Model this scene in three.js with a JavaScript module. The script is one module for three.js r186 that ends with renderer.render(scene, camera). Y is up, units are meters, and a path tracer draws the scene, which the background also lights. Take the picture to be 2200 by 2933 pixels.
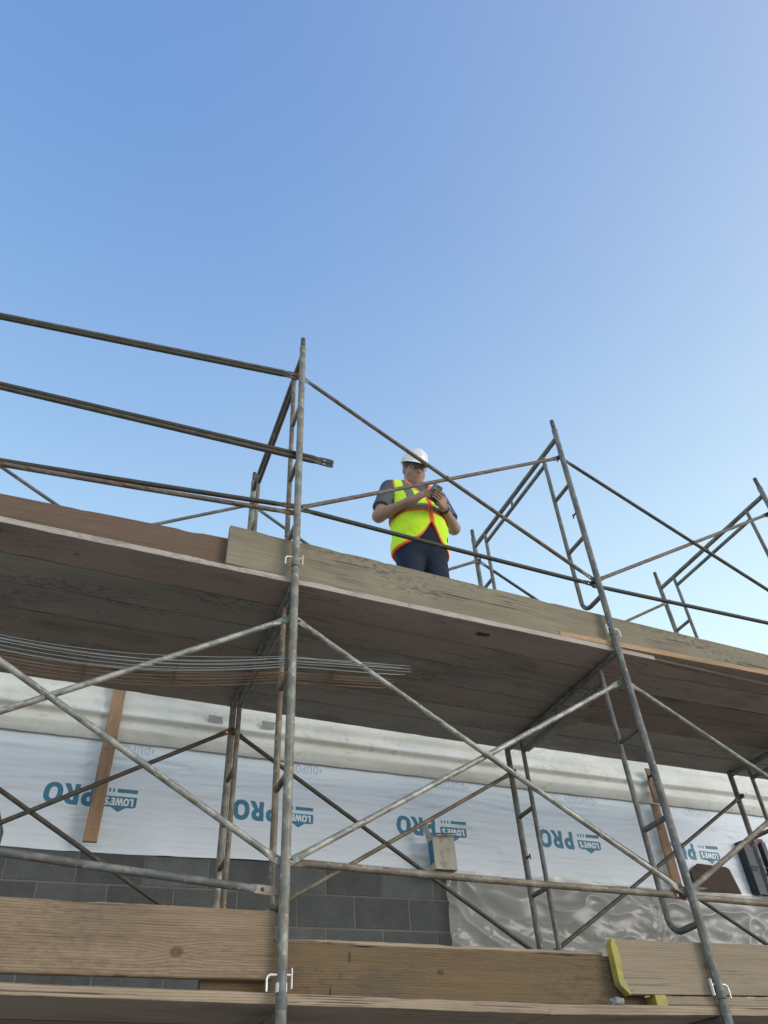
import * as THREE from 'three';
import { mergeGeometries, mergeVertices } from 'three/addons/utils/BufferGeometryUtils.js';
import { RoundedBoxGeometry } from 'three/addons/geometries/RoundedBoxGeometry.js';

// ---------------------------------------------------------------- camera, sky, sun, exposure
const V = (x, y, z) => new THREE.Vector3(x, y, z);
const scene = new THREE.Scene();
const camera = new THREE.PerspectiveCamera(68.267, 768 / 1024, 0.05, 2000);
{
  const yaw = -0.4311, pitch = 0.7274, roll = -0.0685;
  const f = V(-Math.sin(yaw) * Math.cos(pitch), Math.sin(pitch), -Math.cos(yaw) * Math.cos(pitch));
  const r0 = V(Math.cos(yaw), 0, -Math.sin(yaw));
  const u0 = r0.clone().cross(f);
  const r = r0.clone().multiplyScalar(Math.cos(roll)).addScaledVector(u0, Math.sin(roll));
  const u = r0.clone().multiplyScalar(-Math.sin(roll)).addScaledVector(u0, Math.cos(roll));
  camera.quaternion.setFromRotationMatrix(new THREE.Matrix4().makeBasis(r, u, f.clone().negate()));
  camera.position.set(-0.9094, 1.5435, 3.1873);
}
const SUN = V(Math.sin(2.4) * Math.cos(0.2), Math.sin(0.2), -Math.cos(2.4) * Math.cos(0.2)).normalize();
{
  // clear evening sky: blue overhead, pale towards the horizon, brighter round the low hazy sun
  const W = 512, H = 256, d = new Float32Array(W * H * 4);
  const A = [-0.235, -0.125, 0.342], B = [2.17, 2.62, 2.05], G = [0.43, 0.345, 0.158], CAP = [1.42, 1.5, 1.55];
  for (let j = 0; j < H; j++) for (let i = 0; i < W; i++) {
    const el = ((j + 0.5) / H - 0.5) * Math.PI, az = ((i + 0.5) / W - 0.5) * 2 * Math.PI;
    const y = Math.sin(el), x = Math.cos(el) * Math.cos(az), z = Math.cos(el) * Math.sin(az);
    const c = (1 + x * SUN.x + y * SUN.y + z * SUN.z) / 2;
    for (let k = 0; k < 3; k++) {
      let v = A[k] + B[k] * Math.exp(-Math.max(y, 0) / 0.5) + G[k] * c * c;
      if (v > 0.8) v = 0.8 + (CAP[k] - 0.8) * (1 - Math.exp(-(v - 0.8) / (CAP[k] - 0.8)));
      d[(j * W + i) * 4 + k] = Math.max(v, 0.02);
    }
    d[(j * W + i) * 4 + 3] = 1;
  }
  const sky = new THREE.DataTexture(d, W, H, THREE.RGBAFormat, THREE.FloatType);
  sky.mapping = THREE.EquirectangularReflectionMapping;
  sky.magFilter = sky.minFilter = THREE.LinearFilter; sky.needsUpdate = true;
  scene.background = sky; scene.environment = sky;
}
const sun = new THREE.DirectionalLight(0xfff6ee, 1.5);
sun.position.copy(SUN).multiplyScalar(30).add(V(1, 4, -1)); sun.target.position.set(1, 4, -1);
sun.castShadow = true; sun.shadow.radius = 50; sun.shadow.mapSize.set(2048, 2048);
Object.assign(sun.shadow.camera, { left: -8, right: 8, top: 8, bottom: -8, near: 1, far: 60 });
scene.add(sun, sun.target);
const renderer = new THREE.WebGLRenderer({ antialias: true });
renderer.toneMapping = THREE.LinearToneMapping;
renderer.toneMappingExposure = 1.0;
renderer.shadowMap.enabled = true;

// ---------------------------------------------------------------- helpers
function rng(s) { return () => { s = (s + 0x6D2B79F5) | 0; let t = Math.imul(s ^ (s >>> 15), 1 | s); t = (t + Math.imul(t ^ (t >>> 7), 61 | t)) ^ t; return ((t ^ (t >>> 14)) >>> 0) / 4294967296; }; }
const hash = (x, y, s) => { let h = Math.imul(x | 0, 374761393) + Math.imul(y | 0, 668265263) + Math.imul(s | 0, 2147483647 ^ 0x5bd1e995); h = Math.imul(h ^ (h >>> 13), 1274126177); return ((h ^ (h >>> 16)) >>> 0) / 4294967296; };
const mod = (a, n) => ((a % n) + n) % n;
const TAB = new Float32Array(65536); { const r = rng(12345); for (let i = 0; i < 65536; i++) TAB[i] = r(); }
// value noise, periodic when px / py are given
function vn(x, y, s, px = 1e6, py = 1e6) {
  const xi = Math.floor(x), yi = Math.floor(y); let u = x - xi, v = y - yi; u = u * u * (3 - 2 * u); v = v * v * (3 - 2 * v);
  let x0 = xi, x1 = xi + 1, y0 = yi, y1 = yi + 1;
  if (px < 1e6) { x0 = xi % px; if (x0 < 0) x0 += px; x1 = x0 + 1; if (x1 === px) x1 = 0; y0 = yi % py; if (y0 < 0) y0 += py; y1 = y0 + 1; if (y1 === py) y1 = 0; }
  const sx = Math.imul(s, 73) + (s >> 3), sy = Math.imul(s, 151); x0 = (x0 + sx) & 255; x1 = (x1 + sx) & 255; y0 = ((y0 + sy) & 255) << 8; y1 = ((y1 + sy) & 255) << 8;
  const a = TAB[x0 | y0], b = TAB[x1 | y0], c = TAB[x0 | y1], d = TAB[x1 | y1];
  return a + (b - a) * u + (c - a) * v + (a - b - c + d) * u * v;
}
function fbm(x, y, s, o = 4, px = 1e6, py = 1e6) { let t = 0, a = 0.5, n = 0; for (let i = 0; i < o; i++) { t += a * vn(x, y, s + i * 17, px, py); n += a; a *= 0.5; x *= 2; y *= 2; px *= 2; py *= 2; } return t / n; }
const clamp = (x, a = 0, b = 1) => Math.min(b, Math.max(a, x));
const sst = (a, b, x) => { const t = clamp((x - a) / (b - a)); return t * t * (3 - 2 * t); };
const mix = (a, b, t) => a + (b - a) * t;
const mix3 = (a, b, t) => [mix(a[0], b[0], t), mix(a[1], b[1], t), mix(a[2], b[2], t)];
const LUT = Uint8Array.from({ length: 4097 }, (_, i) => { const v = i / 4096; return Math.round(255 * (v <= 0.0031308 ? v * 12.92 : 1.055 * Math.pow(v, 1 / 2.4) - 0.055)); });
const toS = v => LUT[(v <= 0 ? 0 : v >= 1 ? 4096 : v * 4096) | 0];
// colour texture from f(u, v) -> linear rgb, plus a height texture
function tex(W, H, f, withBump = true) {
  const d = new Uint8Array(W * H * 4), b = withBump ? new Uint8Array(W * H * 4) : null;
  for (let j = 0; j < H; j++) for (let i = 0; i < W; i++) {
    const c = f((i + 0.5) / W, (j + 0.5) / H), o = (j * W + i) * 4;
    d[o] = toS(c[0]); d[o + 1] = toS(c[1]); d[o + 2] = toS(c[2]); d[o + 3] = 255;
    if (b) { const h = Math.round(255 * clamp(c[3] ?? 0.5)); b[o] = b[o + 1] = b[o + 2] = h; b[o + 3] = 255; }
  }
  const mk = (a, srgb) => { const t = new THREE.DataTexture(a, W, H, THREE.RGBAFormat); t.wrapS = t.wrapT = THREE.RepeatWrapping; t.magFilter = THREE.LinearFilter; t.minFilter = THREE.LinearMipmapLinearFilter; t.generateMipmaps = true; if (srgb) t.colorSpace = THREE.SRGBColorSpace; t.needsUpdate = true; return t; };
  return { map: mk(d, true), bump: b ? mk(b, false) : null };
}
const names = {};
function numbered(n) { const k = names[n] = (names[n] ?? -1) + 1; return k ? n + '_' + String(k).padStart(3, '0') : n; }
function fin(o) { o.traverse(m => { if (m.isMesh) { m.castShadow = m.receiveShadow = true; } }); return o; }
function thing(name, label, category, group) { const o = new THREE.Group(); o.name = numbered(name); o.userData = { label, category }; if (group) o.userData.group = group; scene.add(o); return o; }
function solo(name, geo, mat, label, category, group) { const o = new THREE.Mesh(geo, mat); o.name = numbered(name); o.userData = { label, category }; if (group) o.userData.group = group; scene.add(o); return o; }
function part(parent, name, geo, mat) { const m = new THREE.Mesh(geo, mat); m.name = name; parent.add(m); return m; }
const ORD = ['outermost', 'second', 'third', 'fourth', 'fifth', 'innermost'];

// loft: rings of equal point count -> closed-side surface, uv = (around, metres / 0.6)
function loft(rings, { caps = true, v0 = 0 } = {}) {
  const n = rings[0].length, pos = [], uv = [], ind = []; let v = v0, pc = null;
  for (const r of rings) {
    const c = r.reduce((a, p) => a.add(p), V(0, 0, 0)).divideScalar(n);
    if (pc) v += c.distanceTo(pc) / 0.6; pc = c;
    for (let i = 0; i <= n; i++) { const p = r[i % n]; pos.push(p.x, p.y, p.z); uv.push(i / n, v); }
  }
  for (let j = 0; j < rings.length - 1; j++) for (let i = 0; i < n; i++) {
    const a = j * (n + 1) + i, b = a + 1, c = a + n + 1, d = c + 1; ind.push(a, b, c, b, d, c);
  }
  if (caps) for (const [j, flip] of [[0, 1], [rings.length - 1, 0]]) {
    const base = pos.length / 3, r = rings[j], c = r.reduce((a, p) => a.add(p), V(0, 0, 0)).divideScalar(n);
    pos.push(c.x, c.y, c.z); uv.push(0.5, 0.5);
    for (let i = 0; i < n; i++) { pos.push(r[i].x, r[i].y, r[i].z); uv.push(0.5 + 0.1 * Math.cos(i / n * 6.283), 0.5 + 0.1 * Math.sin(i / n * 6.283)); }
    for (let i = 0; i < n; i++) { const a = base + 1 + i, b = base + 1 + (i + 1) % n; flip ? ind.push(base, b, a) : ind.push(base, a, b); }
  }
  const g = new THREE.BufferGeometry();
  g.setAttribute('position', new THREE.Float32BufferAttribute(pos, 3)); g.setAttribute('uv', new THREE.Float32BufferAttribute(uv, 2));
  g.setIndex(ind); g.computeVertexNormals();
  // weld the normals along the seam
  const N = g.attributes.normal;
  for (let j = 0; j < rings.length; j++) { const a = j * (n + 1), b = a + n; const q = V(N.getX(a) + N.getX(b), N.getY(a) + N.getY(b), N.getZ(a) + N.getZ(b)).normalize(); N.setXYZ(a, q.x, q.y, q.z); N.setXYZ(b, q.x, q.y, q.z); }
  return g;
}
function basis(d, ref = V(0, 1, 0)) { if (Math.abs(d.dot(ref)) > 0.95) ref = V(1, 0, 0); const s = ref.clone().cross(d).normalize(), t = d.clone().cross(s).normalize(); return [s, t]; }
// round tube through points; r may be a function of 0..1
function pipe(pts, r, n = 12, v0 = 0) {
  const rings = []; let ps = null;
  for (let j = 0; j < pts.length; j++) {
    const d = pts[Math.min(j + 1, pts.length - 1)].clone().sub(pts[Math.max(j - 1, 0)]).normalize();
    let s, t; if (ps) { s = ps.clone().addScaledVector(d, -ps.dot(d)).normalize(); t = d.clone().cross(s); } else [s, t] = basis(d, Math.abs(d.y) > 0.9 ? V(1, 0, 0) : V(0, 1, 0));
    ps = s; const rr = typeof r === 'function' ? r(j / (pts.length - 1)) : r;
    rings.push(Array.from({ length: n }, (_, i) => { const a = i / n * 2 * Math.PI; return pts[j].clone().addScaledVector(s, Math.cos(a) * rr).addScaledVector(t, Math.sin(a) * rr); }));
  }
  return loft(rings, { v0 });
}
const seg = (a, b, n = 2) => Array.from({ length: n }, (_, i) => a.clone().lerp(b, i / (n - 1)));
function bowed(a, b, n, amt, dir) { return seg(a, b, n).map((p, i) => p.addScaledVector(dir, amt * Math.sin(Math.PI * i / (n - 1)))); }
function cat(...gs) { return mergeGeometries(gs.map(g => { g = g.index ? g.toNonIndexed() : g; for (const k of Object.keys(g.attributes)) if (!['position', 'normal', 'uv'].includes(k)) g.deleteAttribute(k); return g; })); }
// ---------------------------------------------------------------- materials
const std = (o) => new THREE.MeshStandardMaterial(o);
const lin = (r, g, b) => new THREE.Color().setRGB(r, g, b);
// wood, 2.4 m along the grain by 0.6 m across
function wood(seed, { light, dark, rings = 26, stain = 0.3, stainCol = [0.06, 0.055, 0.05], mould = 0, cracks = 0.4, knots = 3, knotR = 1, con = 1, rough = 0.85, W = 800, H = 360, bump = 0.0016 }) {
  const R = rng(seed), K = Array.from({ length: knots }, () => [R(), R(), (0.006 + 0.012 * R()) * knotR]);
  const c0 = R() * 0.6;
  const t = tex(W, H, (u, v) => {
    const x = u * 2.4, y = v * 0.6;
    let warp = 0.05 * (fbm(u * 2, v * 2, seed, 2, 2, 2) - 0.5) + 0.005 * (fbm(u * 9, v * 8, seed + 3, 2, 9, 8) - 0.5), kn = 0, kr = 0;
    for (const [ku, kv, kr0] of K) {
      let dx = Math.abs(u - ku); dx = Math.min(dx, 1 - dx) * 2.4; let dy = v - kv; dy -= Math.round(dy); dy *= 0.6;
      const e = Math.exp(-(dx * dx) / (kr0 * kr0 * 22) - (dy * dy) / (kr0 * kr0 * 7));
      warp += Math.sign(dy) * e * kr0 * 0.9;
      const q = Math.hypot(dx * 0.75, dy) / kr0 * (0.8 + 0.45 * fbm(u * 120, v * 40, seed + 71, 2, 120, 40)); if (q < 1.15) { kn = Math.max(kn, sst(1.15, 0.8, q)); kr = q; }
    }
    const ph = (y + warp) / 0.6 * rings + 0.9 * fbm(u * 2, v * 7, seed + 9, 2, 2, 7);
    let ring = mod(ph, 1); ring = ring < 0.72 ? 0.25 * ring / 0.72 : mix(0.25, 1, sst(0.72, 0.93, ring)) * (1 - sst(0.95, 1, ring));
    ring *= 0.35 + 1.1 * fbm(u * 3, v * 6, seed + 12, 2, 3, 6); const fibre = fbm(u * 40, v * 220, seed + 21, 2, 40, 220), streak = fbm(u * 9, v * 70, seed + 22, 3, 9, 70);
    let c = mix3(light, dark, clamp(0.3 - 0.3 * con + con * (0.95 * ring + 0.75 * (streak - 0.42) + 0.5 * (fibre - 0.5))));
    const tone = 0.82 + 0.36 * fbm(u * 4, v * 3, seed + 31, 2, 4, 3); c = c.map(q => q * tone);
    let h = 0.62 - 0.3 * ring + 0.3 * (fibre - 0.5);
    if (kn > 0) { const kc = mix3([dark[0] * 0.75, dark[1] * 0.55, dark[2] * 0.4], dark, 0.45 + 0.45 * Math.sin(kr * 9)); c = mix3(c, kc, kn * 0.85); h -= 0.1 * kn; }
    const ck = fbm(u * 7, v * 130, seed + 41, 2, 7, 130), cm = fbm(u * 6, v * 12, seed + 42, 2, 6, 12);
    const crack = sst(0.74 - 0.08 * cracks, 0.8 - 0.06 * cracks, ck) * sst(0.5, 0.65, cm) * cracks; c = c.map(q => q * (1 - 0.8 * crack)); h -= 0.45 * crack;
    const st = sst(0.55, 0.75, fbm(u * 6, v * 4, seed + 51, 4, 6, 4)) * stain; c = mix3(c, stainCol, st);
    if (mould) { const m = sst(0.5, 0.72, fbm(u * 5, v * 4, seed + 61, 3, 5, 4)) * sst(0.52, 0.62, fbm(u * 90, v * 60, seed + 62, 3, 90, 60)); c = mix3(c, [0.05, 0.05, 0.045], m * mould); }
    return [c[0], c[1], c[2], h];
  });
  return std({ map: t.map, bumpMap: t.bump, bumpScale: bump, roughness: rough });
}
const WOOD = {
  toeLeft: wood(11, { light: [0.297, 0.206, 0.128], dark: [0.152, 0.095, 0.053], rings: 62, stain: 0.14, knots: 2, cracks: 0.5, knotR: 1.6, mould: 0.2 }),
  toeMid: wood(12, { light: [0.177, 0.116, 0.057], dark: [0.093, 0.057, 0.027], rings: 66, stain: 0.35, knots: 2, mould: 0.35, cracks: 0.6 }),
  toeRight: wood(13, { light: [0.304, 0.237, 0.161], dark: [0.206, 0.146, 0.091], rings: 60, stain: 0.12, knots: 6, cracks: 0.5 }),
  edge: wood(14, { light: [0.38, 0.286, 0.196], dark: [0.219, 0.149, 0.098], rings: 60, stain: 0.2, knots: 1, cracks: 1 }),
  edgePale: wood(24, { light: [0.47, 0.42, 0.36], dark: [0.28, 0.235, 0.195], rings: 60, stain: 0.2, knots: 1, cracks: 1.2, mould: 0.3 }),
  upToeLeft: wood(15, { light: [0.153, 0.098, 0.066], dark: [0.085, 0.051, 0.034], rings: 50, stain: 0.4, stainCol: [0.15, 0.055, 0.03], knots: 2 }),
  upToe: wood(16, { light: [0.253, 0.211, 0.144], dark: [0.144, 0.115, 0.075], rings: 70, stain: 0.3, stainCol: [0.13, 0.11, 0.085], mould: 0.6, knots: 3, cracks: 1 }),
  deckRed: wood(17, { con: 0.5, light: [0.399, 0.293, 0.242], dark: [0.242, 0.168, 0.135], rings: 44, stain: 0.25, stainCol: [0.12, 0.095, 0.08], mould: 0.22, knots: 3, cracks: 0.6 }),
  deckGrey: wood(18, { con: 0.5, light: [0.356, 0.307, 0.25], dark: [0.213, 0.178, 0.143], rings: 48, stain: 0.35, stainCol: [0.095, 0.085, 0.075], mould: 0.4, knots: 3, cracks: 0.6 }),
  deckBrown: wood(19, { con: 0.5, light: [0.363, 0.285, 0.221], dark: [0.213, 0.16, 0.119], rings: 52, stain: 0.3, stainCol: [0.1, 0.085, 0.07], mould: 0.3, knots: 2, cracks: 0.6 }),
  deckDark: wood(20, { con: 0.5, light: [0.285, 0.207, 0.16], dark: [0.164, 0.114, 0.086], rings: 46, stain: 0.3, mould: 0.25, knots: 2, cracks: 0.6 }),
  orange: wood(21, { light: [0.47, 0.3, 0.17], dark: [0.33, 0.18, 0.085], rings: 50, stain: 0.2, knots: 2, mould: 0.2 }),
  batten: wood(22, { light: [0.42, 0.27, 0.165], dark: [0.24, 0.135, 0.075], rings: 70, stain: 0.4, knots: 6, cracks: 0.6 }),
  battenOld: wood(23, { light: [0.28, 0.175, 0.105], dark: [0.15, 0.085, 0.048], rings: 70, stain: 0.5, knots: 4, cracks: 1 }),
};
const EDGE = WOOD.edge;
// steel tube, once round by 0.6 m along
function steel(seed, { base, blotch, rust = 0.15, rustCol = [0.2, 0.1, 0.055], cement = 0.15, rough = 0.62, metal = 0.2, speck = 0.5 }) {
  const t = tex(128, 512, (u, v) => {
    const n = fbm(u * 3, v * 9, seed, 5, 3, 9), m = fbm(u * 6, v * 26, seed + 5, 4, 6, 26), f = fbm(u * 40, v * 150, seed + 8, 2, 40, 150);
    let c = mix3(base, blotch, sst(0.35, 0.65, n)); const k = 0.78 + 0.44 * m; c = c.map(q => q * k * (0.9 + 0.2 * f));
    const r = sst(0.62 - 0.2 * rust, 0.74 - 0.14 * rust, fbm(u * 4, v * 12, seed + 13, 5, 4, 12)) * clamp(rust * 2.4); c = mix3(c, rustCol, r);
    const ce = sst(0.66, 0.74, fbm(u * 5, v * 22, seed + 19, 5, 5, 22)) * clamp(cement * 3); c = mix3(c, [0.5, 0.47, 0.42], ce * 0.8);
    const sp = sst(0.7, 0.8, fbm(u * 14, v * 50, seed + 23, 3, 14, 50)) * speck; c = mix3(c, [0.07, 0.065, 0.06], sp);
    return [c[0], c[1], c[2], 0.5 + 0.4 * (m - 0.5) + 0.3 * r + 0.35 * ce];
  });
  return std({ map: t.map, bumpMap: t.bump, bumpScale: 0.0012, roughness: rough, metalness: metal });
}
const STEEL = {
  galv: steel(101, { base: [0.264, 0.249, 0.201], blotch: [0.171, 0.166, 0.138], rust: 0.16, cement: 0.22 }),
  galvBlue: steel(102, { base: [0.196, 0.193, 0.173], blotch: [0.122, 0.123, 0.114], rust: 0.24, rustCol: [0.14, 0.08, 0.06], cement: 0.13 }),
  galvWarm: steel(103, { base: [0.235, 0.198, 0.144], blotch: [0.152, 0.128, 0.094], rust: 0.3, rustCol: [0.15, 0.085, 0.05], cement: 0.16 }),
  bright: steel(104, { base: [0.391, 0.375, 0.323], blotch: [0.225, 0.217, 0.185], rust: 0.1, cement: 0.25, rough: 0.48, metal: 0.35 }),
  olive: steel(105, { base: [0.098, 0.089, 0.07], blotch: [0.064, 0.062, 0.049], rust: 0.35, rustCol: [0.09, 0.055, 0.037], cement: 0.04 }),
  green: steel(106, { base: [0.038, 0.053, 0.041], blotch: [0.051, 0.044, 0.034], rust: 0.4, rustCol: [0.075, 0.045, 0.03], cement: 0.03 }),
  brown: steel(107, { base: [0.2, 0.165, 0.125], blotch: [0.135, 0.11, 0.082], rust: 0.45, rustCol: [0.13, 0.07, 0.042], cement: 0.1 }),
  plateGreen: steel(108, { base: [0.15, 0.21, 0.16], blotch: [0.24, 0.25, 0.225], rust: 0.15, cement: 0.1 }),
  plateRust: steel(109, { base: [0.18, 0.12, 0.072], blotch: [0.125, 0.085, 0.055], rust: 0.6, cement: 0.05 }),
  plateTan: steel(110, { base: [0.38, 0.3, 0.235], blotch: [0.28, 0.225, 0.175], rust: 0.1, cement: 0.2 }),
  dark: std({ color: lin(0.05, 0.047, 0.045), roughness: 0.6, metalness: 0.4 }),
  zinc: std({ color: lin(0.8, 0.8, 0.78), roughness: 0.35, metalness: 0.25 }),
  wire: std({ color: lin(0.34, 0.35, 0.34), roughness: 0.45, metalness: 0.3 }),
  wireRust: std({ color: lin(0.23, 0.135, 0.088), roughness: 0.8, metalness: 0.1 }),
};
// ---------------------------------------------------------------- ground
{
  const t = tex(512, 512, (u, v) => { const n = fbm(u * 6, v * 6, 301, 6, 6, 6), f = fbm(u * 60, v * 60, 305, 3, 60, 60); const k = 0.7 + 0.6 * n; return [0.45 * k * (0.8 + 0.4 * f), 0.4 * k * (0.8 + 0.4 * f), 0.33 * k * (0.8 + 0.4 * f), 0.5 * n + 0.5 * f]; });
  t.map.repeat.set(150, 150); t.bump.repeat.set(150, 150);
  const g = new THREE.CircleGeometry(300, 64); g.rotateX(-Math.PI / 2);
  const m = new THREE.Mesh(g, std({ map: t.map, bumpMap: t.bump, bumpScale: 0.02, roughness: 0.95 }));
  m.name = 'ground'; m.userData = { kind: 'structure', label: 'pale sandy construction site ground' }; scene.add(m);
}
// ---------------------------------------------------------------- block wall
const ZW = -2.085;
const wall = thing('block_wall', 'dark grey concrete block wall behind the scaffold', 'wall');
{
  const sl = 0.0117;
  wall.position.set(0, 0, ZW); wall.rotation.y = 0.004;
  const BL = [];
  for (let k = 0; k < 4; k++) {
    const g0 = [0.103, 0.13, 0.093, 0.116][k];
    const t = tex(256, 128, (u, v) => { const n = fbm(u * 4, v * 2, 400 + k * 9, 4, 4, 2), f = fbm(u * 70, v * 35, 420 + k, 3, 70, 35), f2 = vn(u * 128, v * 64, 431 + k, 128, 64); const q = g0 * (0.8 + 0.4 * n) * (0.66 + 0.5 * f + 0.22 * f2); return [q * 0.95, q * 1.0, q * 0.965, 0.55 * f + 0.45 * f2]; });
    BL.push(std({ map: t.map, bumpMap: t.bump, bumpScale: 0.0028, roughness: 0.95 }));
  }
  const mt = tex(256, 256, (u, v) => { const n = fbm(u * 12, v * 12, 451, 4, 12, 12), k = 0.75 + 0.5 * n; return [0.165 * k, 0.16 * k, 0.138 * k, n]; });
  const mortar = std({ map: mt.map, bumpMap: mt.bump, bumpScale: 0.004, roughness: 0.95 });
  const core = part(wall, 'wall_core', new THREE.BoxGeometry(9.2, 4.79, 0.19), mortar); core.position.set(1.9, 2.397, -0.086);
  const R = rng(44);
  const mkBlock = (w, s) => { const g = new RoundedBoxGeometry(w, 0.1932, 0.05, 1, 0.004); const q = rng(s), P = g.attributes.position; for (let i = 0; i < P.count; i++) { if (P.getZ(i) > 0) P.setZ(i, P.getZ(i) + 0.0015 * (hash(Math.round(P.getX(i) * 50), Math.round(P.getY(i) * 50), s) - 0.5)); } const U = g.attributes.uv, o = q(); for (let i = 0; i < P.count; i++) U.setXY(i, P.getX(i) / 0.4 + 0.5 + o, P.getY(i) / 0.2 + 0.5); g.computeVertexNormals(); return g; };
  const full = [mkBlock(0.3964, 1), mkBlock(0.3964, 2), mkBlock(0.3964, 3)];
  const grp = new THREE.Group();
  const far = [];
  for (let row = 0; row > -16; row--) for (let k = -5; k < 17; k++) {
    const off = row % 2 ? -0.5 : 0;                                 // running bond
    const x = -0.7368 + 0.4064 * (k + off + 0.5), y = 3.0244 + 0.2032 * (row + 0.5) + sl * x;
    if (y < 0.06) continue;
    const z = -0.0125 + 0.002 * (R() - 0.5);
    if (row >= -8) { const b = part(wall, 'block', full[Math.floor(R() * 3)], BL[Math.floor(R() * 4)]); b.position.set(x, y, z); b.rotation.z = sl; }
    else { const g = full[0].clone(); g.translate(x, y, z); far.push(g); }
  }
  const m = part(wall, 'lower_blocks', cat(...far), BL[0]); m.userData.kind = 'stuff';
  // cast-in remnants of mortar on the joints are part of the core; a thin cap closes the wall
  const cap = part(wall, 'top_course', new RoundedBoxGeometry(9.2, 0.19, 0.2, 1, 0.004), BL[1]); cap.position.set(1.9, 4.89, -0.1);
}
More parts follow.
